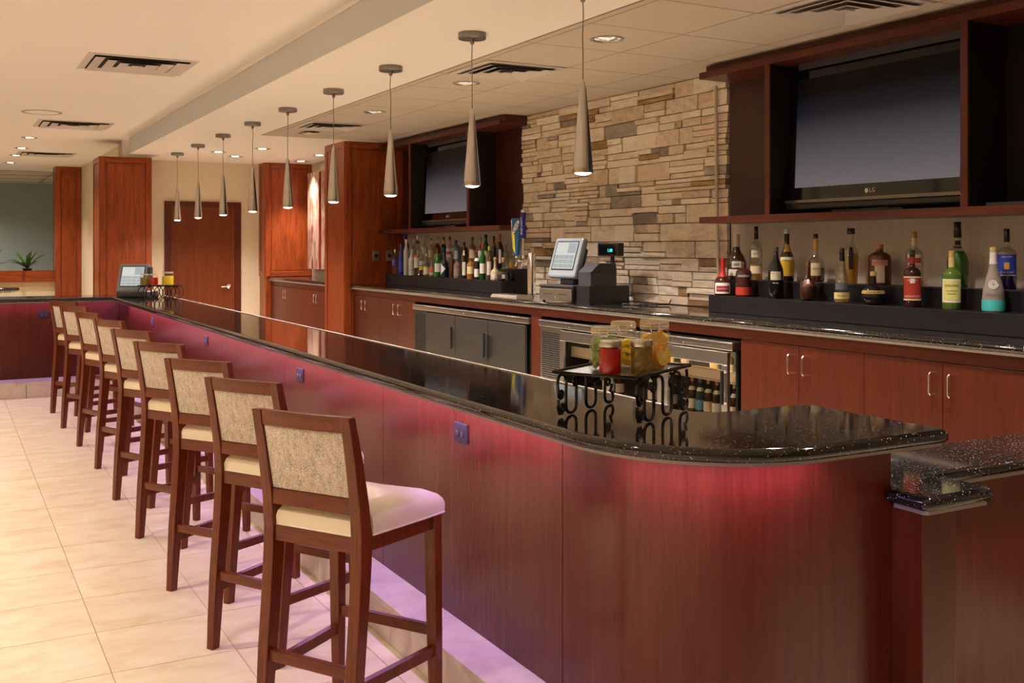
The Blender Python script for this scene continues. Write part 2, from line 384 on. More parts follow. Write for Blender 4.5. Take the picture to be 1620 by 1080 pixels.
for k in range(-15, 11):
    y0 = 4.62 + k * G; y1 = min(y0 + G, 10.915)
    if y1 - y0 < .05: continue
    for c in range(4):
        x0, x1 = xs[c], xs[c + 1]
        wx, wy = x1 - x0 - .012, y1 - y0 - .012
        hole = c == 1 and any(abs(y0 - h) < .02 for h in (1.595, 3.41 - .605, 4.62, 6.435, 8.25, 10.065))
        key = (c, round(wy, 3), hole)
        if key not in cache:
            cache[key] = hole_tile(wx, wy, .088) if hole else MB().add([(0, 0, 0), (wx, 0, 0), (wx, wy, 0), (0, wy, 0), (0, 0, .008), (wx, 0, .008), (wx, wy, .008), (0, wy, .008)],
                [(3, 2, 1, 0), (0, 1, 5, 4), (1, 2, 6, 5), (2, 3, 7, 6), (3, 0, 4, 7)]).mesh('ceiling_tile', M['ctile'])
        o = bpy.data.objects.new('ceiling_tile', cache[key]); C.objects.link(o); o.parent = cg
        o.location = (x0 + .006, y0 + .006, H_T - .001)

for x in (2.95, 3.012, 3.622, 4.232): box('grid_bar', 'tgrid', x - .007, x + .007, -4.5, 10.92, H_T - .0004, H_T + .02, cg)
for k in range(-15, 11): box('grid_bar', 'tgrid', 2.95, 4.645, 4.62 + k * G - .007, 4.62 + k * G + .007, H_T - .0002, H_T + .018, cg)
box('wall_angle', 'tgrid', 2.95, 4.645, 10.912, 10.92, H_T - .002, H_T + .1, cg); box('wall_angle', 'tgrid', 2.945, 2.957, -4.5, 10.92, H_T - .002, H_T + .1, cg)
# ---- light fittings
def downlight(x, y, z, label, e, ang=115, recessed=False, group='recessed ceiling downlights', blend=.9):
    t = empty('recessed_downlight', (x, y, z), 0, label, 'downlight', group)
    MB().lathe([(.082, .004), (.099, .0), (.099, -.005), (.084, -.005), (.080, .002)], 28, cap=False).build('trim_ring', 'steelplate', t)
    if recessed:
        MB().lathe([(.085, -.001), (.084, .03), (.075, .05)], 28, cap=False).build('reflector', 'chrome', t)
        MB().lathe([(1e-5, .048), (.076, .05)], 28, cap=False).build('lens', 'white_led', t)
        spot('downlight_lamp', (0, 0, .03), e, ang, blend, parent=t)
    else:
        MB().lathe([(1e-5, -.0035), (.046, -.003)], 28, cap=False).build('lens', 'white_led', t); MB().lathe([(.046, -.003), (.083, -.001)], 28, cap=False).build('reflector', 'lensring', t)
        spot('downlight_lamp', (0, 0, -.012), e, ang, blend, parent=t)
    return t
ordn = ['nearest', 'second', 'third', 'farthest']
for i, y in enumerate((4.9225, 6.7375, 8.5525, 10.49)):
    downlight(3.317, y, H_T - .001, 'round recessed downlight in the tiled ceiling, %s of the four in view' % ordn[i], K_TILE * (1, 1, .9, .28)[i], 105, True, 'downlights in the tiled ceiling')
for y in (3.1075, 1.8975):
    downlight(3.317, y, H_T - .001, 'round recessed downlight in the tiled ceiling beyond the top of the picture', K_TILE * .6, 105, True, 'downlights over the near end of the back counter')
for i, y in enumerate((14.76, 16.37, 17.71, 19.27)):
    downlight(.97, y, H_U, 'small round downlight in the left ceiling, %s of the row of four' % ['largest and highest', 'second', 'third', 'lowest and farthest'][i], K_FAR, 112)
for i, (x, y, e, d) in enumerate(((3.365, 12.41, 150, 'left of the tall column by the back bar'), (3.334, 13.614, 220, 'above the brown door, leftmost of the alcove lights'), (4.25, 12.93, 200, 'bright one beside the tall column'), (4.32, 13.95, 240, 'next to the top of the alcove column'))):
    downlight(x, y, H_T, 'small downlight in the lower ceiling, ' + d, e * 1.15, 88 if i == 3 else 100)
downlight(3.0, 14.0 - .9, H_T, 'small dark downlight in the lower ceiling in line with the brown door', 170, 95)
for y in (0.4, 2.6, 4.8, 7.0, 9.2, 11.4):
    downlight(-.75, y, H_U, 'recessed downlight over the guest side of the bar', K_DOWN, 118, False, 'downlights over the guest side')
for y in (-2, 1.5, 5, 8.5, 12, 16):
    downlight(-3.2, y, H_U, 'unseen downlight added near the left wall', K_DOWN, 125, False, 'added downlights near the left wall')  # lamp row out of view, added to light the stools and floor
struct(box('trim_bulkhead', 'paint', 2.07, 2.43, 14.55, 14.9, H_T, H_U))
downlight(0.2, 23, H_U - .02, 'recessed downlight in the corridor ceiling', 420, 150, False, 'corridor downlights')
struct(box('ceiling_corridor', 'ctile', -5, 4, 21.2, 25, H_U - .02, H_U + .05))
cgrid = bpy.data.objects['ceiling_corridor']
for x in (-.6, .6, 1.8): box('grid_bar', 'black', x, x + .025, 21.2, 25, H_U - .024, H_U - .02, cgrid)
for y in (22.2, 23.4, 24.4): box('grid_bar', 'black', -5, 4, y, y + .02, H_U - .024, H_U - .02, cgrid)

M['ventdark'] = plain('vent_dark', (.03, .024, .02), .8); M['ventpaint'] = plain('vent_enamel', (.56, .50, .455), .5)
def vent(x0, x1, y0, y1, z, label, cat='ceiling vent', rings=3, bigframe=.05, opening='ventdark'):
    cx, cy = (x0 + x1) / 2, (y0 + y1) / 2; hx, hy = (x1 - x0) / 2, (y1 - y0) / 2
    t = empty('ceiling_vent', (cx, cy, z), 0, label, cat, 'square ceiling vents')
    def ring(ax, ay, az, bx, by, bz):
        v = [(-ax, -ay, az), (ax, -ay, az), (ax, ay, az), (-ax, ay, az), (-bx, -by, bz), (bx, -by, bz), (bx, by, bz), (-bx, by, bz)]
        return MB().add(v, [(i, 4 + i, 4 + (i + 1) % 4, (i + 1) % 4) for i in range(4)] )
    MB().box(-hx + .02, hx - .02, -hy + .02, hy - .02, -.001, -.0005).build('dark_opening', opening, t)
    fr = ring(hx, hy, -.003, hx - bigframe, hy - bigframe, -.006); fr.add(ring(hx, hy, 0, hx, hy, -.003).v, ring(0, 0, 0, 0, 0, 0).f); fr.build('frame', 'ventpaint', t)
    for k in range(rings):
        s0 = .86 - k * .25; s1 = s0 - .20
        ring(hx * s0, hy * s0, -.020, hx * s1, hy * s1, -.006).build('louver', 'ventpaint', t)
    MB().box(-hx * .1, hx * .1, -hy * .1, hy * .1, -.02, -.016).build('centre_plate', 'ventpaint', t)
    return t
vent(.92, 1.71, 8.09, 8.86, H_U, 'large square ceiling vent in the left ceiling, nearest of three')
vent(.91, 1.715, 12.58, 13.37, H_U, 'square ceiling vent in the left ceiling beside the round speaker')
vent(.96, 1.76, 16.9, 17.6, H_U, 'farthest square ceiling vent in the left ceiling above the small downlights')
vent(3.02, 3.61, 5.84, 6.425, H_T - .002, 'dark square vent in the tiled ceiling behind the second pendant', bigframe=.06)
vent(3.02, 3.61, 9.47, 10.06, H_T - .002, 'dark square vent in the tiled ceiling near the tall column', bigframe=.06)
vent(3.63, 4.22, 3.42, 4.005, H_T - .002, 'pale square vent at the top edge above the right television', bigframe=.09, opening='tgrid')
t = empty('ceiling_speaker', (.9, 11.93, H_U), 0, 'flat round speaker grille in the left ceiling', 'speaker')
MB().lathe([(.165, -.004), (.20, -.006), (.20, 0)], 36, cap=False).build('rim', plain('speaker_rim', (.42, .34, .28), .6), t)
MB().lathe([(1e-5, -.005), (.165, -.004)], 36, cap=False).build('grille', 'paint', t)

# ---- stone wall: every stone an object
sw = struct(box('wall_stone', plain('stone_mortar', (.035, .024, .017), .9), 4.640, 4.6455, 5.407, 8.238, 1.186, H_T))
sw['label'] = 'stacked ledgestone wall of cream, tan, brown and grey stones'
rs = random.Random(11)
def stone_mesh(mat, seed):
    r = random.Random(seed); nx, nz = 5, 4; v = []; f = []
    for j in range(nz):
        for i in range(nx):
            y = -.5 + i / (nx - 1); z = -.5 + j / (nz - 1); ed = i in (0, nx - 1) or j in (0, nz - 1)
            v.append((-1 + (.10 + .16 * r.random() if ed else .2 * r.random()), y + (0 if ed else r.uniform(-.05, .05)), z + (0 if ed else r.uniform(-.06, .06))))
    f += [(j * nx + i, (j + 1) * nx + i, (j + 1) * nx + i + 1, j * nx + i + 1) for j in range(nz - 1) for i in range(nx - 1)]
    ring = [i for i in range(nx)] + [j * nx + nx - 1 for j in range(1, nz)] + [(nz - 1) * nx + i for i in range(nx - 2, -1, -1)] + [j * nx for j in range(nz - 2, 0, -1)]
    b0 = len(v); v += [(0, v[q][1], v[q][2]) for q in ring]; n = len(ring)
    f += [(ring[k], ring[(k + 1) % n], b0 + (k + 1) % n, b0 + k) for k in range(n)]
    return MB().add(v, f).mesh('stone', M[mat])
SM = {m: [stone_mesh(m, h) for h in range(5)] for m in ('st_cream', 'st_tan', 'st_brown', 'st_grey')}
nst = 0
def put_stone(y0, y1, z0, z1):
    global nst
    g = .0058; m = rs.choices(['st_cream', 'st_tan', 'st_brown', 'st_grey'], [.56, .27, .08, .09])[0]
    if (y1 - y0) * (z1 - z0) > .02 and m in ('st_brown',): m = 'st_cream'
    d = rs.uniform(.012, .045) + (.008 if z1 - z0 < .045 else 0)
    o = bpy.data.objects.new('stone', rs.choice(SM[m])); C.objects.link(o); o.parent = sw
    o.location = (4.641, (y0 + y1) / 2, (z0 + z1) / 2); o.scale = (d, y1 - y0 - g, z1 - z0 - g); nst += 1
z = 1.188
while z < H_T - .02:
    hgt = rs.choice((.095, .11, .12, .13)); hgt = min(hgt, H_T - .004 - z)
    if H_T - .004 - (z + hgt) < .05: hgt = H_T - .004 - z
    y = 5.41
    while y < 8.23:
        wd = rs.uniform(.17, .46)
        if 8.235 - (y + wd) < .12: wd = 8.235 - y
        q = rs.random(); cut = [0, 1]
        if q > .22: cut = [0, rs.uniform(.33, .67), 1]
        if q > .80: cut = [0, .3, .66, 1]
        for a, b in zip(cut[:-1], cut[1:]):
            zz0, zz1 = z + hgt * a, z + hgt * b
            if rs.random() < .25 and wd > .26:
                s = y + wd * rs.uniform(.3, .7); put_stone(y, s, zz0, zz1); put_stone(s, y + wd, zz0, zz1)
            else: put_stone(y, y + wd, zz0, zz1)
        y += wd
    z += hgt
print('STONES', nst, 'TILES', cnt)

# ---- wood-clad columns
def column(name, x0, x1, y0, y1, z1, label, zlow=0, st=.075, side=True, midrail=None):
    t = empty(name, (x0, y0, 0), 0, label, 'column'); W, D = x1 - x0, y1 - y0
    box('core', 'cherry', .006, W, .006, D, 0, z1, t)
    def face(a0, a1, mk):
        for (p0, p1, q0, q1, nm) in ((a0, a0 + st, zlow, z1, 'stile'), (a1 - st, a1, zlow, z1, 'stile'), (a0 + st, a1 - st, z1 - st, z1, 'top_rail'), (a0 + st, a1 - st, zlow, zlow + st, 'bottom_rail')):
            mk(nm, p0, p1, q0, q1)
    face(0, W, lambda nm, p0, p1, q0, q1: box(nm, 'cherry' if nm == 'stile' else 'cherry_x', p0, p1, -.014, .006, q0, q1, t, .003))
    box('panel', 'cherry', st + .012, W - st - .012, -.002, .006, zlow + st + .012, z1 - st - .012, t)
    if side and D > .2:
        face(0, D, lambda nm, p0, p1, q0, q1: box(nm, 'cherry' if nm == 'stile' else 'cherry_y', -.008, .006, p0, p1, q0, q1, t))
        box('panel', 'cherry', -.001, .006, st + .012, D - st - .012, zlow + st + .012, z1 - st - .012, t)
    return t
column('wood_column', 1.78, 2.43, 14.46, 15.1, H_T, 'cherry panelled column left of the brown door')
column('wood_column', 1.72, 2.134, 19.8, 20.3, H_U, 'narrow far cherry column beside the plants')
column('wood_column', 3.955, 4.645, 14.43, 14.745, H_T, 'brightly lit cherry column to the right of the brown door', 1.19)
column('wood_column', 3.935, 4.645, 11.08, 11.75, H_T, 'tall cherry column at the far end of the back bar')

# ---- door
d = empty('door_1', (2.645, 14.75, 0)); struct(d); d['label'] = 'plain reddish brown door with lever handle'
box('frame_side', 'cab', 0, .085, -.03, 0, 0, 2.235, d, .004); box('frame_side', 'cab', .96, 1.045, -.03, 0, 0, 2.235, d, .004)
box('frame_head', 'cab', .085, .96, -.03, 0, 2.16, 2.235, d, .004)
leaf = box('door_leaf', wood('door_wood', (.125, .026, .007), (.175, .041, .011), s=.5), .088, .957, -.016, -.002, .005, 2.157, d)
hd = MB(); hd.lathe([(.032, 0), (.032, .012), (.02, .016), (.011, .018), (.011, .05), (.0001, .052)], 18); hd.xf(Matrix.Translation((.875, -.016, 1.05)) @ Matrix.Rotation(RAD(90), 4, 'X'))
hd.tube([(.875, -.06, 1.05), (.82, -.062, 1.05), (.762, -.058, 1.046)], .010, 8); hd.build('handle', 'chrome', d)

# ---- far low wall: ledge, plants, side counter
lg = struct(box('trim_ledge', 'cherry_x', -5, 1.72, 19.94, 20.2, 1.0, 1.19))
struct(box('trim_picture_rail', plain('tan_trim', (.62, .44, .28), .6), -5, 1.72, 19.985, 20, .91, .995))
sc = empty('side_counter', (1.10, 19.3, 0), 0, 'short black counter end below the planted ledge', 'counter')
slab([(-3, -.25), (-.03, -.25), (0, -.2), (0, .2), (-.03, .25), (-3, .25)], .875, .93, 'counter_top', 'granite', sc)
box('base', 'wallpaper', -3, -.5, -.1, .25, 0, .875, sc); box('bracket', 'steelplate', -.5, -.08, -.2, .2, .845, .875, sc)
for x in (-.12, -.26, -.40): box('glass_foot', 'white', x, x + .02, -.225, -.205, .845, .875, sc)
def fern(x, y, z, label, seed, n, L):
    r = random.Random(seed); t = empty('potted_plant', (x, y, z), 0, label, 'plant')
    MB().lathe([(.06, 0), (.075, .02), (.08, .04), (.0001, .035)], 16).build('pot', 'black', t)
    for k in range(n):
        a = 2 * pi * k / n + r.uniform(-.3, .3); ln = L * r.uniform(.7, 1.15); tilt = r.uniform(.35, 1.0); w0 = r.uniform(.022, .04)
        v = []; f = []
        for i in range(7):
            u = i / 6; rad = ln * (u * sin(tilt) + .18 * u * u); hh = .03 + ln * (u * cos(tilt) * 1.1 - .32 * u * u * tilt); ww = w0 * (.35 + 2.2 * u * (1 - u) + .1 * (1 - u)) * (1 if i < 6 else .1)
            ca, sa = cos(a), sin(a); v += [(rad * ca - ww * sa, rad * sa + ww * ca, hh + .3 * ww), (rad * ca, rad * sa, hh), (rad * ca + ww * sa, rad * sa - ww * ca, hh + .3 * ww)]
            if i: o = 3 * i; f += [(o - 3, o - 2, o + 1, o), (o - 2, o - 1, o + 2, o + 1)]
        MB().add(v, f, True).build('leaf', 'leaf' if r.random() < .6 else 'leafd', t)
M['leaf'] = plain('leaf_green', (.07, .19, .03), .4); M['leafd'] = plain('leaf_dark', (.02, .07, .02), .4)
fern(1.28, 20.07, 1.19, 'leafy green plant on the ledge next to the far column', 3, 18, .36)
fern(.70, 20.07, 1.19, 'leafy green plant on the ledge at the left edge of the picture', 5, 18, .36)
# ---- alcove counter and art
# ================================================================== FRONT BAR
bx0, bx1 = 1.583, 2.125
outl = [(-2.5, 11.85), (bx0, 11.85)] + [(bx0, y) for y in (9, 6, 4)] + arc(2.08, 2.56, 2.08 - bx0, 2.56 - 2.035, 180, 270, 22) + [(2.30, 2.035)] \
    + arc(2.555, 2.07, .035, .035, 270, 360, 4) + arc(2.53, 2.57, .06, .06, 0, 90, 6) + [(2.245, 2.63)] + arc(2.245, 2.75, .12, .12, 270, 180, 6) + [(bx1, 4), (bx1, 8), (bx1, 12.45), (-2.5, 12.45)]
outl = [outl[0]] + outl[1:]
# keep ccw order: the list runs along the guest edge, round the end and back
top = slab(outl, 1.027, 1.067, 'bar_worktop', 'granite')
tag(top, 'polished black granite bar top with rounded edge running the length of the bar', 'worktop')
box('edge_strip', 'strip', bx1 - .003, bx1 + .012, 2.80, 12.0, 1.034, 1.071, top, .002)
sub = offset(outl, .019); MB().prism(sub, 1.0185, 1.0275).build('edge_band', 'band', top)
bar = empty('bar_counter', (1.742, 2.841, 0), 0, 'curved bar front of glossy red cherry panels below the granite top', 'bar counter')
def rel(o, t): o.parent = t; o.location = tuple(-c for c in t.location); return o
pX, Z0, Z1 = 1.742, .1655, 1.0175
seams = [2.841, 4.392, 5.944, 7.49, 9.03, 10.58, 12.47]
for a, b in zip(seams[:-1], seams[1:]): rel(box('front_panel', 'barwood', pX, pX + .02, a + .002, b - .002, Z0, Z1), bar)
curve = [(pX, 2.839), (pX, 2.72)] + arc(2.08, 2.56, 2.08 - pX, .37, 180, 270, 24) + [(2.3, 2.19), (2.503, 2.19)]
inner = offset([*curve, (3.2, 2.19), (3.2, 2.84)], .02)[:len(curve)]; inner[0] = (pX + .02, 2.839)
pts = curve + inner[::-1]
rel(MB().prism(pts, Z0, Z1, True).build('curved_panel', 'barwood'), bar)
core = [(pX + .021, 12.49), (pX + .021, 2.75)] + [(x + .0, y) for x, y in inner[3:-2]] + [(2.50, 2.225), (2.50, 2.56), (2.12, 2.56), (2.08, 2.7), (2.08, 12.4)]
rel(MB().prism(core, .0, Z1 - .001).build('carcass', 'seam'), bar)
for x0, x1 in ((-2.5, -.85), (-.85, .45), (.45, 1.20), (1.20, pX)): rel(box('front_panel', 'barwood', x0 + .002, x1 - .002, 12.47, 12.49, Z0, Z1), bar)
rel(box('carcass', 'seam', -2.5, pX + .02, 12.49, 12.55, 0, Z1), bar)
# led strips under the nosing
led = empty('led_strip', (1.655, 3, 1.012), 0, 'violet led strip hidden under the edge of the bar top', 'light strip')
MB().box(-.008, .008, -.2, 8.7, -.004, .002).build('diode_tape', 'violet_led', led)
def area(name, loc, sx, sy, e, col, rot, parent):
    l = bpy.data.lights.new(name, 'AREA'); l.shape = 'RECTANGLE'; l.size = sx; l.size_y = sy; l.energy = e; l.color = col
    o = bpy.data.objects.new(name, l); C.objects.link(o); o.location = loc; o.rotation_euler = rot; o.parent = parent; return o
VIO = (.66, .38, 1.0)
area('led_light', (0, 4.25, -.006), .03, 8.9, K_LED, VIO, (0, RAD(-22), 0), led)
carc = arc(2.08, 2.56, 2.08 - 1.655, .445, 185, 270, 6) + [(2.19, 2.115)]
for i in range(len(carc) - 1):
    (ax, ay), (bx_, by_) = carc[i], carc[i + 1]; L = math.hypot(bx_ - ax, by_ - ay)
    area('led_light', ((ax + bx_) / 2 - 1.655, (ay + by_) / 2 - 3, -.006), .03, L, K_LED / 8.9 * L, VIO, (0, 0, math.atan2(by_ - ay, bx_ - ax) - pi / 2), led)
area('led_light', (-1.4, 9.40, -.006), 2.9, .03, K_LED * .15, VIO, (0, 0, 0), led)

# step along the foot of the bar: stone slabs
step = empty('bar_step', (1.572, 2.6, 0), 0, 'pale stone step along the foot of the bar', 'step')
def srel(o): return rel(o, step)
y = 2.72; k = 0
while y < 12.1:
    y1 = min(y + .92, 12.11)
    srel(box('tread_slab', 'stoneslab', 1.566, 1.742, y + .0015, y1 - .0015, .140, .165, None, .002))
    srel(box('riser_slab', 'stoneslab', 1.574, 1.60, y + .0015 + .25, min(y1 + .25, 12.11) - .0015, 0, .139))
    y = y1
x = 1.566
while x > -2.4:
    srel(box('tread_slab', 'stoneslab', x - .9, x - .003, 12.105, 12.47, .140, .165, None, .002)); srel(box('riser_slab', 'stoneslab', x - .8, x + .097 - .003 if x < 1.5 else x, 12.112, 12.14, 0, .139)); x -= .9
so = arc(2.08, 2.56, .514, .545, 180, 270, 16); si = arc(2.08, 2.56, .338, .37, 180, 270, 16)
srel(MB().prism([(1.566, 2.718)] + so + [(2.4, 2.015), (2.4, 2.19)] + si[::-1] + [(1.742, 2.718)], .140, .165).build('tread_slab', 'stoneslab'))
so2 = arc(2.08, 2.56, .506, .537, 180, 270, 16); si2 = arc(2.08, 2.56, .48, .51, 180, 270, 16)
srel(MB().prism([(1.574, 2.968)] + so2 + [(2.4, 2.023), (2.4, 2.05)] + si2[::-1] + [(1.60, 2.968)], 0, .139, True).build('riser_slab', 'stoneslab'))

# power outlets on the bar front
def outlet(name, loc, rz, label, plate='plate', w=.115, h=.075, group='power outlets on the bar front', knob=False):
    t = empty(name, loc, rz, label, 'outlet', group)      # local: face looks along -x
    box('face_plate', plate, -.007, 0, -w / 2, w / 2, -h / 2, h / 2, t, .004)
    if knob:
        for z in (h * .28, -h * .28): MB().lathe([(.004, 0), (.004, .003)], 8).xf(Matrix.Translation((-.007, 0, z)) @ Matrix.Rotation(RAD(-90), 4, 'Y')).build('screw', 'black', t)
        MB().lathe([(.021, 0), (.019, .012), (.0001, .015)], 16).xf(Matrix.Translation((-.007, 0, 0)) @ Matrix.Rotation(RAD(-90), 4, 'Y')).build('knob', 'black', t)
    else:
        for y in (-.02, .02):
            s = MB().lathe([(.016, 0), (.016, .003)], 14).xf(Matrix.Translation((-.007, y, 0)) @ Matrix.Rotation(RAD(-90), 4, 'Y')).build('socket', 'socket', t)
            b = MB().box(-.0115, -.0101, y - .008, y - .005, -.004, .006); b.box(-.0115, -.0101, y + .005, y + .008, -.004, .006); b.box(-.0115, -.0101, y - .003, y + .003, -.012, -.008); b.build('slots', 'steelplate', s)
    return t
for y, lb in ((3.58, 'nearest'), (5.63, 'second'), (8.0, 'third'), (10.3, 'farthest')): outlet('power_outlet', (pX, y, .89), 0, 'dark double power outlet on the long bar front, %s from the camera' % lb)
outlet('power_outlet', (.96, 12.47, .86), pi / 2, 'dark double power outlet on the far return of the bar')
outlet('dimmer_switch', (4.30, 11.066, 1.503), pi / 2, 'steel wall plate with black knob on the tall column, left of two', 'steelplate', .076, .122, 'knob plates on the tall column', True)
outlet('dimmer_switch', (4.462, 11.066, 1.503), pi / 2, 'steel wall plate with black knob on the tall column, right of two', 'steelplate', .076, .122, 'knob plates on the tall column', True)

# low flap counter at the near end
low = [(2.47, 2.05), (2.49, 2.03), (2.76, 2.03), (2.78, 2.05), (2.78, 2.25), (3.96, 2.25), (3.96, 2.60), (2.506, 2.60), (2.506, 2.184), (2.47, 2.184)]
o = slab(low, .835, .878, 'flap_worktop', 'granite'); tag(o, 'lower black granite counter with a stepped front at the right end of the bar', 'worktop')
MB().prism(offset(low, .018), .824, .8355).build('edge_band', 'band', o)
pb = empty('flap_counter_base', (2.505, 2.075, 0), 0, 'cherry post and recessed panel under the lower granite counter', 'counter base')
box('post', 'cab', 0, .145, 0, .14, 0, .824, pb, .003); box('post_side', 'barwood', .004, .1, .14, .5, 0, .824, pb)
box('recessed_panel', 'barwood', .145, 1.45, .215, .235, 0, .824, pb); box('inner_panel', 'barwood', .1, 1.45, .47, .49, 0, .824, pb)

# ================================================================== BACK BAR
CF = 3.985
def counter(y0, y1, label):
    # nosing only on the front: outline with square hidden sides
    o = slab([(CF, y0), (4.622, y0), (4.622, y1), (CF, y1)][::1], 1.145, 1.185, 'back_worktop', 'granite'); tag(o, label, 'worktop')
    box('edge_band', 'strip', CF + .012, CF + .05, y0 + .02, y1 - .02, 1.134, 1.146, o)
    return o
bw = counter(1.0, 11.058, 'long black granite back counter against the stone wall')
bw2 = counter(11.76, 14.42, 'short black granite counter in the alcove past the tall column')
FX = 4.03
def rail(y0, y1, label):
    o = box('counter_rail', 'cab_y', FX, FX + .02, y0, y1, 1.072, 1.134); tag(o, label, 'rail', 'wooden rails under the back counters'); return o
rail(1.0, 11.058, 'long cherry rail directly under the main back counter'); rail(11.76, 14.42, 'short cherry rail under the alcove counter')
def pull_mesh():
    L = .101; r = .0046
    return MB().tube([(0, 0, L / 2), (-.022, 0, L / 2), (-.028, 0, L / 2 - .006), (-.028, 0, -L / 2 + .006), (-.022, 0, -L / 2), (0, 0, -L / 2)], r, 8).mesh('pull_handle', M['pull'])
PM = pull_mesh()
def base_cabinet(y0, y1, doors, label, handles, z1=1.068):
    t = empty('base_cabinet', (FX, y0, 0), 0, label, 'cabinet', 'base cabinets under the back counter')
    box('body', 'darkwood', .022, .56, .004, y1 - y0 - .004, .0, z1, t)
    box('toe_kick', 'blackmatte', .06, .1, 0, y1 - y0, 0, .1, t) if False else None
    for (a, b), hy in zip(doors, handles):
        dr = box('door', 'cab', 0, .02, a - y0 + .0015, b - y0 - .0015, .1, z1, t, .0015)
        p = bpy.data.objects.new('pull_handle', PM); C.objects.link(p); p.parent = dr; p.location = (0, hy - y0, .968)
    return t
base_cabinet(3.693, 4.606, ((4.143, 4.606), (3.693, 4.143)), 'two-door cherry cabinet beside the glass-door cooler', (4.20, 4.09))
base_cabinet(2.76, 3.693, ((3.228, 3.693), (2.76, 3.228)), 'two-door cherry cabinet at the right edge of the picture', (3.28, 3.177))
base_cabinet(1.83, 2.76, ((2.295, 2.76), (1.83, 2.295)), 'two-door cherry cabinet behind the lower granite counter beyond the right edge', (2.35, 2.24))
base_cabinet(10.236, 11.06, ((10.68, 11.06), (10.236, 10.68)), 'two-door cherry cabinet next to the tall column', (10.741, 10.624))
base_cabinet(9.325, 10.236, ((9.768, 10.236), (9.325, 9.768)), 'two-door cherry cabinet next to the black cooler', (9.83, 9.70))
base_cabinet(13.0, 14.42, ((13.68, 14.42), (13.0, 13.68)), 'two-door cherry cabinet in the alcove below the lit column', (13.73, 13.63))
base_cabinet(11.76, 13.0, ((12.36, 13.0), (11.76, 12.36)), 'two-door cherry cabinet in the alcove beside the tall column', (12.41, 12.31))
o = box('filler_post', 'cab', FX, FX + .02, 6.885, 7.04, .1, 1.072); tag(o, 'narrow cherry post between the two coolers', 'post')
box('post_body', 'darkwood', FX + .02, 4.6, 6.90, 7.03, 0, 1.07, o)

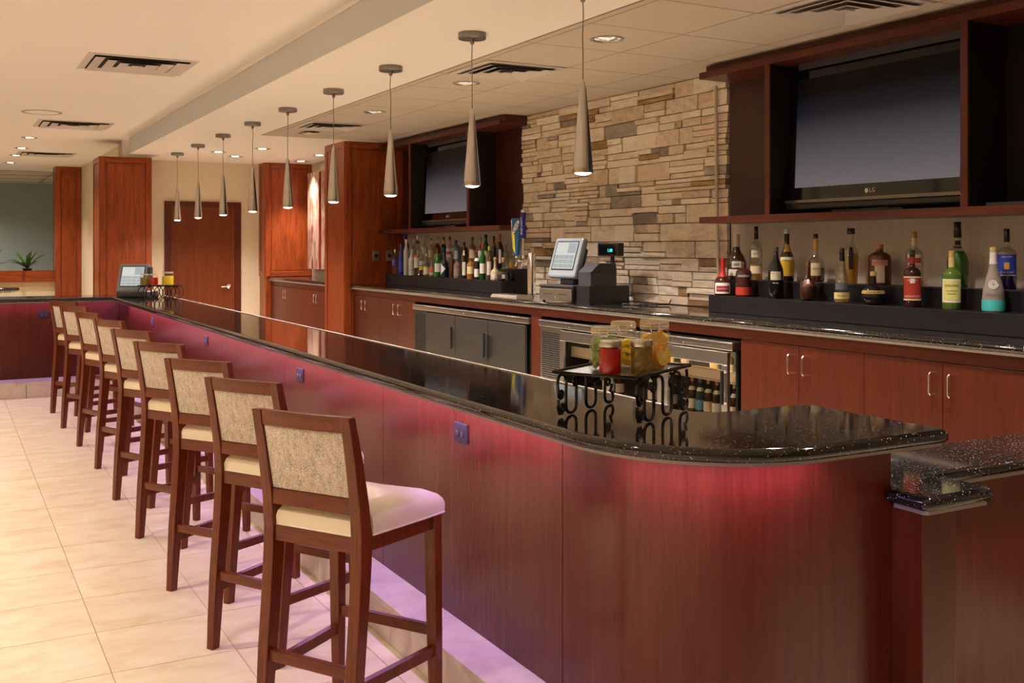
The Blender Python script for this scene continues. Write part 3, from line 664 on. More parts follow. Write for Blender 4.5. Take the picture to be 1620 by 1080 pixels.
def cooler_handle(t, y, z0, z1, mat='chrome'):
    b = MB().tube([(0, y, z1), (-.04, y, z1)], .008, 8); b.tube([(0, y, z0), (-.04, y, z0)], .008, 8); h = b.build('handle_bracket', mat, t)
    MB().tube([(-.04, y, z0 - .008), (-.04, y, z1 + .008)], .011, 10).build('handle_grip', 'black', t)
def grille(t, y0, y1, z0, z1, mat, slotm):
    g = box('grille', mat, -.004, .0, y0, y1, z0, z1, t); n = int((z1 - z0 - .03) / .0165); W = y1 - y0; cw = (W - .05) / 3
    for c in range(3):
        ya = y0 + .02 + c * (cw + .005)
        b = MB()
        for i in range(n): zz = z0 + .018 + i * .0165; b.box(-.0055, -.0041, ya, ya + cw, zz, zz + .008)
        b.build('slots', slotm, g)
def cooler(y0, y1, label, glass):
    t = empty('back_bar_cooler', (FX - .005, y0, 0), 0, label, 'refrigerator', 'refrigerators under the back counter'); W = y1 - y0
    sk = 'steel' if glass else 'cooler'
    if not glass: box('body', 'blackmatte', .03, .58, 0, W, .02, 1.0, t)
    else:
        b = MB(); b.box(.56, .58, 0, W, .02, 1.0); b.box(.03, .56, 0, .02, .02, 1.0); b.box(.03, .56, W - .33, W, .02, 1.0); b.box(.03, .56, .02, W - .33, .02, .12); b.box(.03, .56, .02, W - .33, .985, 1.0); b.build('body', 'blackmatte', t)
        l = bpy.data.lights.new('cooler_lamp', 'AREA'); l.shape = 'RECTANGLE'; l.size = .03; l.size_y = 1.7; l.energy = 7; l.color = (1, .85, .6)
        lo = bpy.data.objects.new('cooler_lamp', l); C.objects.link(lo); lo.parent = t; lo.location = (.08, .95, .97); lo.rotation_euler = (0, RAD(-35), 0)
        box('inner_lining', plain('cooler_lining', (.09, .07, .05), .6), .545, .559, .02, W - .33, .12, .985, t)
        for z in (.545, .80): box('shelf', 'steelplate', .07, .54, .02, W - .335, z, z + .008, t)
        rl = box('price_rail', plain('price_rail', (.72, .58, .40), .5), .062, .069, .02, W - .335, .79, .865, t)
        q = MB()
        for i in range(int((W - .36) / .016)): q.box(.0605, .0618, .03 + i * .016, .037 + i * .016, .796, .802)
        q.build('perforations', 'black', rl)
    box('top_band', 'steel', -.022, .1, -.01, W + .005, .998, 1.046, t, .003)
    box('band_groove', 'black', -.0235, -.0225, -.005, W, 1.028, 1.031, t)
    box('plinth', 'black', .02, .1, 0, W, 0, .1, t)
    grille(t, W - .30, W, .12, .99, sk, 'blackmatte')
    dw = (W - .305 - .03) / 3
    for k in range(3):
        a = .03 + k * dw
        if glass:
            dr = empty('glass_door', (0, 0, 0)); dr.parent = t; b = MB(); fw = .055
            b.box(-.022, 0, a + .003, a + dw - .003, .985 - .075, .985); b.box(-.022, 0, a + .003, a + dw - .003, .12, .12 + .06)
            b.box(-.022, 0, a + .003, a + fw, .18, .91); b.box(-.022, 0, a + dw - fw, a + dw - .003, .18, .91); b.build('door_frame', 'steel', dr, .002)
            box('pane', 'paneglass', -.012, -.009, a + fw, a + dw - fw, .18, .91, dr)
        else:
            dr = box('door', 'cooler', -.022, 0, a + .003, a + dw - .003, .12, .985, t, .003)
    ha = [.03 + .10, .03 + dw - .045 if False else .03 + dw + .05, .03 + 2 * dw + .05]
    if glass:
        cooler_handle(t, .03 + .028, .69, .87)
        cooler_handle(t, .03 + 2 * dw - .03, .69, .87); cooler_handle(t, .03 + 2 * dw + .03, .69, .87)
    else:
        cooler_handle(t, .03 + dw - .035, .68, .87); cooler_handle(t, .03 + dw + .035, .68, .87); cooler_handle(t, .03 + 2 * dw + .035, .70, .88)
    for i in (0, 1, 2): MB().lathe([(.007, 0), (.006, .004), (.0001, .005)], 10).xf(Matrix.Translation((-.022, W * (.2 + .3 * i), 1.018)) @ Matrix.Rotation(RAD(-90), 4, 'Y')).build('screw', 'chrome', t)
    return t
cooler(7.06, 9.317, 'black three-door back bar cooler with steel top band', False)
cooler(4.66, 6.878, 'steel back bar cooler with three glass doors', True)

M['bay_shade'] = wood('bay_shade_wood', (.006, .003, .0025), (.011, .006, .005), rough=.6, coat=0)  # near-black wood: the shade inside the television bays is put into the colour
# upper cabinets with televisions
SX = 4.335
def upper(y0, y1, divs, label, panel):
    t = empty('upper_cabinet', (SX, y0, 1.755), 0, label, 'cabinet', 'television cabinets'); W = y1 - y0; D = 4.64 - SX
    box('shelf_board', 'darkwood_y', 0, D, 0, W, 0, .042, t, .002); box('top_board', 'darkwood_y', 0, D, 0, W, .942, .985, t, .002)
    box('top_filler', 'darkwood_y', .06, D, 0, W, .985, 1.03, t)
    for a in divs:
        box('divider', 'bay_shade', .012, D, a - y0 - .021, a - y0 + .021, .042, .942, t); box('divider_edge', 'darkwood_y', 0, .012, a - y0 - .021, a - y0 + .021, .042, .942, t, .002)
    cuts = sorted([panel[0], panel[1], *divs])
    for k, (a, b) in enumerate(zip(cuts[:-1], cuts[1:])):
        box('back_panel', 'darkwood' if b == panel[1] or (panel[1] > 9 and a == panel[0]) else 'bay_shade', D - .012, D, a - y0 + .0215 if k else a - y0, b - y0 - .0215 if b < panel[1] else b - y0, .042, .942, t)
    return t
upper(1.2, 5.36, (4.722, 3.352, 1.9), 'dark cherry wall cabinet around the right television', (1.2, 5.40))
upper(8.14, 11.06, (10.18, 8.785), 'dark cherry wall cabinet around the left television', (8.24, 11.06))
def television(y0, y1, label):
    W = y1 - y0; t = empty('television', (4.40, y0, 1.7985), 0, label, 'television', 'flat screen televisions')
    box('stand_base', 'blackgloss', .03, .19, W * .3, W * .7, 0, .015, t, .004); box('stand_neck', 'blackgloss', .09, .13, W * .42, W * .58, .014, .09, t)
    T = Matrix.Translation((.06, 0, 0)) @ Matrix.Rotation(RAD(2.5), 4, 'Y')
    b = MB().box(.0, .07, 0, W, .03, .85).xf(T).build('bezel', 'blackgloss', t, .006)
    MB().box(-.012, .03, -.012, W + .012, .022, .065).xf(T).build('speaker_bar', 'black', t, .01)
    MB().box(-.016, -.01, -.01, W + .01, .062, .082).xf(T).build('chin_trim', plain('tv_trim', (.22, .19, .17), .25, .6), t, .002)
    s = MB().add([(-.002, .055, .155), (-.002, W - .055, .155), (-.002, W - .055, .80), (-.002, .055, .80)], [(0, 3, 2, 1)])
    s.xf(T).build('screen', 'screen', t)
    box('mount_bar', 'dgrey', .10, .14, .05, W - .05, .86, .90, t)
    e = T @ Vector((-.0035, W / 2, .115))
    text_flat('logo_lettering', 'LG', .034, 'white', t, lambda x, y: (e.x, e.y - .018 - x, e.z + y))
    MB().lathe([(.0001, 0), (.013, 0)], 16, cap=False).xf(Matrix.Translation((e.x, e.y + .022, e.z)) @ Matrix.Rotation(RAD(-90), 4, 'Y')).build('logo_disc', 'white', t)
    return t
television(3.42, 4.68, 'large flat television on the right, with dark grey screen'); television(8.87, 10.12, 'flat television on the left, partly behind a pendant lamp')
# thin cable cover down the stone wall
o = MB().tube([(4.592, 5.50, 2.695), (4.592, 5.495, 2.2), (4.592, 5.488, 1.798)], .011, 8).build('cable_conduit', plain('conduit_beige', (.62, .52, .38), .5)); tag(o, 'thin beige vertical conduit on the stone wall left of the right cabinet', 'conduit')
o2 = MB().tube([(4.592, 5.488, 1.754), (4.592, 5.47, 1.3), (4.592, 5.47, 1.186)], .011, 8).build('lower_run', M['conduit_beige'] if 'conduit_beige' in M else bpy.data.materials['conduit_beige'], o)
# small boxes on the cabinet shelves
o = box('media_box', 'dgrey', 4.40, 4.55, 2.95, 3.28, 1.7975, 1.815, None, .003); tag(o, 'flat black media box on the shelf right of the right television', 'media box')

# bottle risers
def riser(y0, y1, z1, z2, label):
    t = empty('bottle_riser', (4.31, y0, 1.1855), 0, label, 'display riser', 'stepped bottle risers'); W = y1 - y0
    box('lower_step', 'riser', 0, .15, 0, W, 0, z1 - 1.1855, t, .003); box('upper_step', 'riser', .15, .305, 0, W, 0, z2 - 1.1855, t, .003)
    box('front_edge', 'riser', -.004, 0, 0, W, .002, .05, t) if False else None
    return t
riser(1.6, 5.235, 1.292, 1.392, 'long black stepped riser carrying liqueur bottles on the right')
riser(8.06, 10.80, 1.300, 1.405, 'black stepped riser carrying spirit bottles near the tall column')
# wall sockets and plates behind the right bottles
for y, lb in ((3.90, 'between the orange and gold capped bottles'), (3.65, 'left of the tall green bottle'), (3.36, 'right of the tall green bottle'), (4.42, 'left of the gold necked bottle'), (4.86, 'left of the yellow labelled bottle')):
    t = empty('wall_plate', (4.6445, y, 1.445), 0, 'beige wall plate low behind the bottles, ' + lb, 'wall plate', 'wall plates behind the bottles')
    box('face_plate', plain('ivory', (.72, .60, .44), .5), -.006, 0, -.055, .055, -.04, .055, t, .003)
    for z in (-.012, .03): MB().lathe([(.014, 0), (.014, .002)], 12).xf(Matrix.Translation((-.006, 0, z)) @ Matrix.Rotation(RAD(-90), 4, 'Y')).build('socket', 'ivory2' if 'ivory2' in M else 'piping', t)
# alcove wall art: two tall canvas boards
def m_art(name, seed):
    m, nt, b = newmat(name); v = coords(nt, (4, 9, 1.1)); n = noise(nt, v, 2.2 + seed, 6, .65, 1.2)
    c = ramp(nt, n, [(.34, (.10, .025, .02)), (.47, (.36, .15, .10)), (.56, (.68, .55, .45)), (.64, (.45, .22, .12)), (.74, (.80, .72, .64))]); nt.links.new(c, b.inputs['Base Color']); return m
for y0, y1, s, lb in ((13.72, 14.22, 0, 'tall canvas print with brown and white wood texture, left board'), (13.0, 13.62, 1, 'tall canvas print with brown and white wood texture, right board half hidden by the column')):
    t = empty('wall_art', (4.50, y0, 1.30), 0, lb, 'picture', 'canvas prints in the alcove')
    box('canvas', m_art('art_print%d' % s, s), 0, .125, 0, y1 - y0, 0, 1.34, t); box('edge', plain('art_edge%d' % s, (.30, .03, .02), .5), .001, .125, -.004, -.0005, 0, 1.34, t)
# ================================================================== STOOLS
def make_stool():
    t = empty('bar_stool', (0, 0, 0))
    # local frame: faces +x, origin on the floor under the seat centre
    xb = -.235
    zz = [0, .12, .30, .50, .62, .70, .80, .95, 1.085]; xx = [.012, .020, .034, .054, .064, .066, .056, .028, -.004]
    for s in (1, -1):
        pts = [(xb + x, s * .178, z) for x, z in zip(xx, zz)]
        MB().beam(pts, [.017, .019, .021, .021, .021, .021, .020, .019, .018], [.019, .021, .024, .026, .028, .028, .025, .021, .017]).build('rear_leg', 'stool', t, .003)
        MB().box(xb + .012 - .013, xb + .012 + .013, s * .178 - .012, s * .178 + .012, -.0, .004).build('glide', 'black', t)
        fx, fy = .185, s * .205
        MB().beam([(fx + .012, fy + s * .004, 0), (fx + .006, fy + s * .002, .3), (fx, fy, .655), (fx, fy, .70)], [.016, .020, .022, .022], [.016, .020, .022, .022]).build('front_leg', 'stool', t, .003)
    # crest rail, slightly bowed
    n = 8; v = []
    for i in range(n + 1):
        y = -.160 + .32 * i / n; bow = -.012 * (1 - (2 * i / n - 1) ** 2)
        for (dx, z) in ((-.016, 1.036), (.014, 1.036), (.010, 1.085), (-.018, 1.085)): v.append((xb + .002 + dx + bow + (.006 if z < 1.05 else 0), y, z))
    f = [(4 * i + k, 4 * i + 4 + k, 4 * i + 4 + (k + 1) % 4, 4 * i + (k + 1) % 4) for i in range(n) for k in range(4)] + [(0, 1, 2, 3), (4 * n + 3, 4 * n + 2, 4 * n + 1, 4 * n)]
    MB().add(v, f).build('crest_rail', 'stool_h', t, .002)
    MB().box(xb + .035, xb + .068, -.158, .158, .775, .826).build('lower_rail', 'stool_h', t, .003)
    # upholstered back pad
    n, m = 8, 8; v = []; 
    for side, off in ((0, -.006), (1, .022)):
        for j in range(m + 1):
            for i in range(n + 1):
                u, q = i / n, j / m; y = -.157 + .314 * u; z = .828 + .206 * q; bul = .008 * (1 - (2 * u - 1) ** 4) * (1 - (2 * q - 1) ** 4)
                x = xb + .045 - .042 * q - .008 * (1 - (2 * u - 1) ** 2) * q + (off - bul if side == 0 else off)
                v.append((x, y, z))
    f = []; K = (n + 1) * (m + 1)
    for j in range(m):
        for i in range(n):
            a = j * (n + 1) + i; f.append((a, a + n + 1, a + n + 2, a + 1)); f.append((K + a, K + a + 1, K + a + n + 2, K + a + n + 1))
    b = MB().add(v, f, True)
    edge = []
    for i in range(n): edge.append((i, i + 1, K + i + 1, K + i)); q = m * (n + 1); edge.append((q + i, K + q + i, K + q + i + 1, q + i + 1))
    b.add(v, edge); b.build('back_pad', 'fabric', t)
    # seat frame rails
    fr = empty('seat_frame'); fr.parent = t
    MB().box(xb + .046, xb + .084, -.157, .157, .655, .705).build('rear_rail', 'stool_h', fr, .002)
    MB().box(.170, .204, -.183, .183, .655, .705).build('front_rail', 'stool_h', fr, .002)
    for s in (1, -1):
        a, bq = (xb + .088, s * .170), (.170, s * .198); w_ = .016
        MB().prism([(a[0], a[1] - w_), (bq[0], bq[1] - w_), (bq[0], bq[1] + w_), (a[0], a[1] + w_)], .655, .705).build('side_rail', 'stool', fr, .002)
    # cushion
    out = [(xb + .052, .154), (xb + .052, -.154), (xb + .10, -.158), (xb + .10, -.196), (.12, -.226), (.212, -.232), (.226, -.20), (.230, 0), (.226, .20), (.212, .232), (.12, .226), (xb + .10, .196), (xb + .10, .158)]
    rings = [(0, .705), (-.002, .715), (-.003, .735), (.004, .752), (.022, .768), (.06, .782), (.11, .788)]
    b = MB(); vs_ = []; cxm = 0.02
    for d_, z in rings:
        for x, y in out:
            L = math.hypot(x - cxm, y); k = (L - d_ * 1.0) / L; vs_.append((cxm + (x - cxm) * k, y * k, z))
    nn = len(out); ff = [(k * nn + i, (k + 1) * nn + i, (k + 1) * nn + (i + 1) % nn, k * nn + (i + 1) % nn) for k in range(len(rings) - 1) for i in range(nn)]
    b.add(vs_, ff, True); b.add(vs_[-nn:], [tuple(range(nn - 1, -1, -1))], True); cu = b.build('seat_cushion', 'vinyl', t)
    MB().tube([(x, y, .707) for x, y in out], .004, 6, True).build('piping', 'piping', cu)
    # stretchers
    MB().box(xb + .022, xb + .046, -.160, .160, .272, .308).build('rear_stretcher', 'stool_h', t, .003)
    MB().box(.180, .204, -.188, .188, .290, .326).build('front_stretcher', 'stool_h', t, .003)
    for s in (1, -1):
        a, bq = (xb + .05, s * .178), (.180, s * .206); w_ = .011
        MB().prism([(a[0], a[1] - w_), (bq[0], bq[1] - w_), (bq[0], bq[1] + w_), (a[0], a[1] + w_)], .225, .260).build('side_stretcher', 'stool', t, .003)
    return t
proto = make_stool()
SP = [(.859, 3.300, 31.75), (.903, 4.198, 30.0), (.893, 5.000, 33.0), (.905, 5.987, 28.5), (.918, 6.966, 26.0), (.935, 8.01, 21.5), (.915, 8.985, 18.5), (.886, 9.945, 27.0), (.880, 10.90, 31.0)]
NM = ['nearest the camera, largest in view', 'second from the camera', 'third from the camera', 'fourth from the camera', 'fifth in the row of nine', 'sixth from the camera', 'seventh from the camera', 'eighth from the camera', 'farthest from the camera']
for i, (ax, ay, th) in enumerate(SP):
    o = proto if i == 0 else copy_tree(proto); t_ = RAD(th); ct, st_ = cos(t_), sin(t_)
    lx, ly = -.235 - .004 - .017, .178 + .018     # local position of the outer rear top corner
    o.location = (ax - (lx * ct - ly * st_), ay - (lx * st_ + ly * ct), 0); o.rotation_euler = (0, 0, t_)
    tag(o, 'wooden bar stool with cream seat and tweed back, ' + NM[i], 'bar stool', 'bar stools along the bar')

# ================================================================== PENDANTS
def make_pendant():
    t = empty('pendant_lamp'); ZB = 1.94 - H_T      # origin at the ceiling
    MB().lathe([(.076, 0), (.078, -.004), (.078, -.030), (.074, -.034), (.0001, -.034)], 32).build('canopy', 'canopy', t)
    MB().lathe([(.013, -.034), (.011, -.060), (.004, -.066)], 14).build('cord_grip', 'canopy', t)
    MB().tube([(0, 0, -.06), (.004, .002, -.13), (-.002, 0, -.22), (0, 0, -.30), (0, 0, ZB + .43)], .0028, 6).build('cord', plain('pendant_cord', (.25, .20, .16), .5), t)
    sh = MB().lathe([(.046, ZB), (.0475, ZB + .004), (.046, ZB + .03), (.0155, ZB + .385), (.0125, ZB + .405), (.006, ZB + .424), (.003, ZB + .432)], 32, cap=False); sh.build('cone_shade', 'nickel', t)
    MB().lathe([(.046, ZB), (.040, ZB + .012)], 32, cap=False).build('inner_rim', 'chrome', t)
    MB().lathe([(.0001, ZB - .009), (.024, ZB - .006), (.038, ZB + .001), (.041, ZB + .010)], 24, cap=False).build('lens', 'pend_led', t)
    return t
pp = make_pendant(); PY = [4.02, 5.16, 6.36, 7.50, 8.69, 9.84, 11.03, 12.26, 13.47]
PN = ['nearest and rightmost', 'second', 'third', 'fourth', 'fifth, middle one', 'sixth', 'seventh', 'eighth', 'farthest and leftmost']
for i, y in enumerate(PY):
    o = pp if i == 0 else copy_tree(pp); o.location = (2.575, y, H_T); o.rotation_euler = (0, 0, i * 1.1)
    tag(o, 'brushed nickel cone pendant lamp over the bar, %s of nine' % PN[i], 'pendant lamp', 'cone pendant lamps over the bar')
for o in [x for x in C.objects if x.name.startswith('pendant_lamp')]:
    spot('pendant_light', (0, 0, 1.94 - H_T - .015), K_PEND, 165, .35, r=.03, parent=o)

# ================================================================== BOTTLES
PROF = {   # radius and height fractions up to the neck top, for bottles of different shapes
 'std':   [(.90, 0), (1, .02), (1, .56), (.96, .62), (.72, .69), (.40, .74), (.31, .78), (.29, .92)],
 'square': [(.92, 0), (1, .02), (1, .58), (.95, .63), (.60, .68), (.33, .71), (.29, .75), (.28, .92)],
 'wine':  [(.92, 0), (1, .02), (1, .48), (.94, .56), (.72, .66), (.48, .74), (.34, .80), (.31, .93)],
 'squat': [(.80, 0), (.98, .03), (1, .20), (.96, .36), (.80, .45), (.48, .52), (.32, .58), (.27, .72), (.24, .92)],
 'bell':  [(.92, 0), (1, .03), (1, .40), (.84, .50), (.50, .60), (.36, .68), (.33, .78), (.31, .92)],
 'flask': [(.95, 0), (1, .03), (1, .66), (.93, .73), (.72, .78), (.36, .82), (.31, .84), (.30, .93)],
 'drop':  [(.92, 0), (1, .03), (1, .22), (.92, .36), (.72, .50), (.50, .62), (.37, .72), (.31, .82), (.30, .94)],
 'round': [(.55, 0), (.85, .04), (1, .20), (.97, .36), (.78, .50), (.46, .58), (.28, .64), (.25, .90)],
 'slim':  [(.93, 0), (1, .02), (1, .60), (.92, .68), (.66, .75), (.46, .80), (.42, .93)],
 'coke':  [(.78, 0), (.85, .03), (.92, .25), (1, .48), (.94, .58), (.60, .67), (.38, .73), (.36, .93)],
}
def rad_at(prof, R, Hh, z):
    for (r0, z0), (r1, z1) in zip(prof[:-1], prof[1:]):
        if z0 * Hh <= z <= z1 * Hh: return R * (r0 + (r1 - r0) * (z - z0 * Hh) / max(1e-6, (z1 - z0) * Hh))
    return R * prof[-1][0]
def patch(prof, R, Hh, z0, z1, a0, a1, off=.0016, n=10):
    n = max(10, int((a1 - a0) * 9))
    v = []; f = []; k = 4
    for j in range(k + 1):
        z = z0 + (z1 - z0) * j / k; r = rad_at(prof, R, Hh, z) + off
        v += [(r * cos(a0 + (a1 - a0) * i / n), r * sin(a0 + (a1 - a0) * i / n), z) for i in range(n + 1)]
    for j in range(k):
        f += [(j * (n + 1) + i, j * (n + 1) + i + 1, (j + 1) * (n + 1) + i + 1, (j + 1) * (n + 1) + i) for i in range(n)]
    return MB().add(v, f, True)
def glassmat(g):
    if isinstance(g, str) and g in M: return M[g]
    key = 'glass_%02x%02x%02x' % tuple(int(c * 255) for c in g)
    if key not in M: M[key] = plain(key, g, .06, spec=.6)
    return M[key]
def liqmat(c):
    key = 'liq_%02x%02x%02x' % tuple(int(x * 255) for x in c)
    if key not in M: M[key] = liquid(key, c)
    return M[key]
def paper(c):
    key = 'paper_%02x%02x%02x' % tuple(int(x * 255) for x in c)
    if key not in M: M[key] = plain(key, c, .55)
    return M[key]
BLK = (.015, .013, .012); WHT = (.80, .77, .70); CRM = (.72, .60, .36)
def bottle(loc, Hh, R, shape, glass, cap, label, liq=None, labels=(), texts=(), face=None, group='bottles', seg=30, caph=.11, capr=None, neckfoil=None):
    if face is None: face = math.atan2(-loc[1], -loc[0])      # labels turned to the guests
    t = empty('bottle', loc, face, label, 'bottle', group); pr = PROF[shape]; n = 8 if False else seg
    P3 = [(max(r * R, 1e-4), z * Hh) for r, z in pr]
    MB().lathe(P3, n).build('glass_body', glassmat(glass), t)
    if liq:
        col, lev = liq; pts = [(max(r * R - .002, 1e-4), z * Hh + .003) for r, z in pr if z < lev]; pts.append((max(rad_at(pr, R, Hh, lev * Hh) - .002, 1e-4), lev * Hh))
        MB().lathe(pts, n).build('liquid', liqmat(col), t)
    zc = pr[-1][1] * Hh; cr = capr or R * pr[-1][0] * 1.12; c0 = zc - caph * .35 * Hh
    MB().lathe([(cr, c0), (cr, Hh - .003), (cr * .9, Hh)], 14).build('cap', glassmat(cap), t)
    if neckfoil:
        fc, z0, z1 = neckfoil; patch(pr, R, Hh, z0 * Hh, z1 * Hh, -pi, pi, .001, 16).build('neck_foil', paper(fc), t)
    for k, (z0, z1, ang, c) in enumerate(labels): patch(pr, R, Hh, z0 * Hh, z1 * Hh, -ang, ang, .0016 + .0007 * k).build('paper_label', paper(c), t)
    for (tx, zf, size, c) in texts:
        z0 = zf * Hh
        def fn(x, y, z0=z0):
            r = rad_at(pr, R, Hh, z0 + y) + .0046; a = x / r; return (r * cos(a), r * sin(a), z0 + y)
        text_flat('lettering', tx, size, paper(c), t, fn)
    return t
LO = (4.385, 1.2925); UP = (4.535, 1.3925); g1 = 'liqueur bottles on the right riser'
def lo(y): return (LO[0], y, LO[1])
def up(y): return (UP[0], y, UP[1])
bottle(lo(5.185), .238, .054, 'squat', (.06, .010, .008), (.45, .015, .015), 'squat dark bottle with red neck and white label, leftmost on the right riser', labels=[(.05, .34, 1.05, WHT), (.10, .26, .8, (.35, .02, .02))], texts=[('Grand Marnier', .18, .013, WHT)], group=g1, neckfoil=((.45, .015, .012), .5, .92), caph=.06)
bottle(up(5.226), .293, .060, 'bell', (.045, .022, .008), WHT, 'broad brown bottle with white neck and round B&B seal, behind the red necked one', labels=[(.08, .22, 1.0, WHT), (.26, .40, .5, WHT)], texts=[('B&B', .33, .022, BLK)], group=g1, neckfoil=((.75, .70, .6), .72, .92))
bottle(lo(4.985), .215, .050, 'flask', (.05, .012, .012), (.05, .02, .018), 'short round-shouldered bottle with blood red contents', labels=[(.56, .64, 1.0, (.06, .03, .03)), (.05, .28, 1.3, (.42, .03, .015))], texts=[('SOLERNO', .60, .017, WHT)], liq=((.35, .02, .01), .5), group=g1)  # lower red patch paints the glow of the contents, no paper label
bottle(up(5.039), .341, .040, 'std', 'clear', BLK, 'tall clear bottle with black neck and a third of amber left', liq=((.75, .48, .14), .30), labels=[(.12, .26, 1.1, (.78, .66, .42)), (.42, .56, .8, (.66, .6, .46))], texts=[('SENZA', .49, .012, BLK)], group=g1, neckfoil=(BLK, .76, .92), caph=.14)
bottle(lo(4.70), .311, .046, 'wine', (.010, .010, .010), (.05, .05, .05), 'black bottle with oval landscape label and red lettering', labels=[(.36, .47, .7, (.62, .58, .42)), (.46, .52, .65, (.72, .64, .45))], texts=[('BAILEYS', .49, .014, (.5, .03, .02)), ('ORIGINAL', .30, .008, WHT)], group=g1)
bottle(up(4.765), .322, .044, 'bell', (.035, .017, .006), WHT, 'dark tall bottle with large yellow label', labels=[(.10, .46, 1.05, (.72, .45, .04)), (.40, .46, 1.05, (.85, .75, .5)), (.56, .70, .7, (.78, .55, .10))], texts=[('Galliano', .40, .014, BLK)], group=g1, neckfoil=(BLK, .76, .92), caph=.05)
bottle(lo(4.435), .225, .050, 'round', (.050, .020, .012), (.12, .06, .02), 'squat swirled brown bottle with maroon oval label', labels=[(.36, .52, .6, (.22, .03, .035)), (.44, .55, .2, WHT)], texts=[('Godiva', .43, .012, CRM)], group=g1)
bottle(up(4.524), .287, .052, 'squat', 'clear', BLK, 'clear squat decanter with gold neck and dark red contents', liq=((.20, .02, .015), .30), labels=[(.14, .40, .55, (.80, .68, .40))], texts=[('VSOP', .28, .018, BLK)], group=g1, neckfoil=((.75, .48, .12), .66, .92), caph=.05)
bottle(lo(4.177), .303, .043, 'drop', 'clear', BLK, 'clear tapered bottle with black cap and gold label at its foot', liq=((.80, .55, .18), .12), labels=[(.07, .19, 1.2, (.78, .62, .26)), (.24, .36, .9, (.12, .14, .18))], texts=[('Domaine', .13, .014, BLK)], group=g1, neckfoil=(BLK, .76, .94), caph=.16)
bottle(up(4.252), .316, .042, 'coke', 'clear', (.06, .03, .02), 'clear fluted bottle with golden contents and black vertical label', liq=((.82, .52, .10), .54), labels=[(.26, .66, .30, BLK)], group=g1, capr=.022)
o = bottle(up(4.045), .223, .062, 'flask', (.095, .030, .012), (.55, .16, .03), 'square shouldered amber bottle with orange cap', labels=[(.06, .60, .42, (.58, .46, .34)), (.48, .62, .7, (.55, .25, .15))], texts=[('COINTREAU', .56, .014, (.4, .06, .03))], group=g1, seg=14)
bottle(lo(3.955), .178, .060, 'round', (.012, .009, .010), (.60, .46, .15), 'ball shaped black bottle with gold belt', labels=[(.33, .43, 2.0, (.55, .38, .12))], texts=[('CHAMBORD', .38, .014, BLK)], group=g1)
bottle(up(3.812), .292, .045, 'square', 'clear', (.42, .28, .06), 'clear bottle with gold cap and red and white neck labels', liq=((.80, .72, .52), .10), labels=[(.40, .58, .8, (.75, .66, .52)), (.42, .52, .78, (.5, .05, .04))], group=g1, neckfoil=((.72, .62, .36), .75, .90))
bottle(lo(3.698), .293, .044, 'square', (.040, .010, .008), BLK, 'dark bottle with bright red label and white lettering', labels=[(.14, .52, 1.15, (.42, .035, .02)), (.12, .145, 1.15, (.8, .7, .4)), (.515, .54, 1.15, (.8, .7, .4)), (.42, .50, .25, WHT)], texts=[('DEKUYPER', .47, .010, WHT), ('RAZZMATAZZ', .19, .013, WHT)], group=g1, neckfoil=((.30, .025, .02), .76, .92))
bottle(up(3.543), .337, .052, 'bell', 'clear', BLK, 'tallest clear bottle with bright green contents and black neck', liq=((.05, .30, .015), .56), labels=[(.60, .72, .7, BLK)], texts=[('Pucker', .64, .012, WHT)], group=g1, neckfoil=(BLK, .76, .92), caph=.14)
bottle(lo(3.461), .29, .045, 'square', (.10, .17, .03), (.50, .36, .10), 'green bottle with oval pale yellow label and gold neck', liq=None, labels=[(.12, .52, 1.1, (.80, .78, .66)), (.16, .50, .85, (.72, .70, .22))], texts=[('BOULAINE', .41, .014, BLK), ('SOUR APPLE', .32, .009, BLK), ('SCHNAPPS', .27, .009, BLK)], group=g1, neckfoil=((.66, .55, .22), .72, .92), caph=.08)
bottle(lo(3.227), .308, .050, 'drop', (.30, .25, .23), (.55, .40, .2), 'frosted tapered bottle with white spiral and turquoise contents', labels=[(.02, .19, pi, (.06, .52, .52))], texts=[('HPNOTIQ', .27, .016, (.15, .13, .13))], group=g1, neckfoil=((.75, .72, .70), .74, .92), caph=.05)
hp = bpy.data.objects[[x.name for x in C.objects if x.get('label', '').startswith('frosted tapered')][0]]
sp = []
for i in range(60):
    a = i * .32; rr = .004 + .019 * i / 60; yy, zz = rr * cos(a), .132 + rr * sin(a); r_ = rad_at(PROF['drop'], .05, .308, zz) + .001; sp.append((r_ * cos(yy / r_), r_ * sin(yy / r_), zz))
MB().tube(sp, .0022, 5).build('spiral_mark', 'white', hp)
bottle(up(3.264), .298, .045, 'square', 'clear', BLK, 'clear bottle with large blue label and blue contents at the right edge', liq=((.02, .03, .30), .25), labels=[(.24, .58, 1.1, (.02, .05, .42)), (.235, .25, 1.1, CRM), (.34, .45, .25, (.75, .38, .08))], texts=[('DEKUYPER', .54, .010, WHT), ('CURACAO', .29, .014, WHT)], group=g1, neckfoil=(BLK, .78, .92), caph=.12)

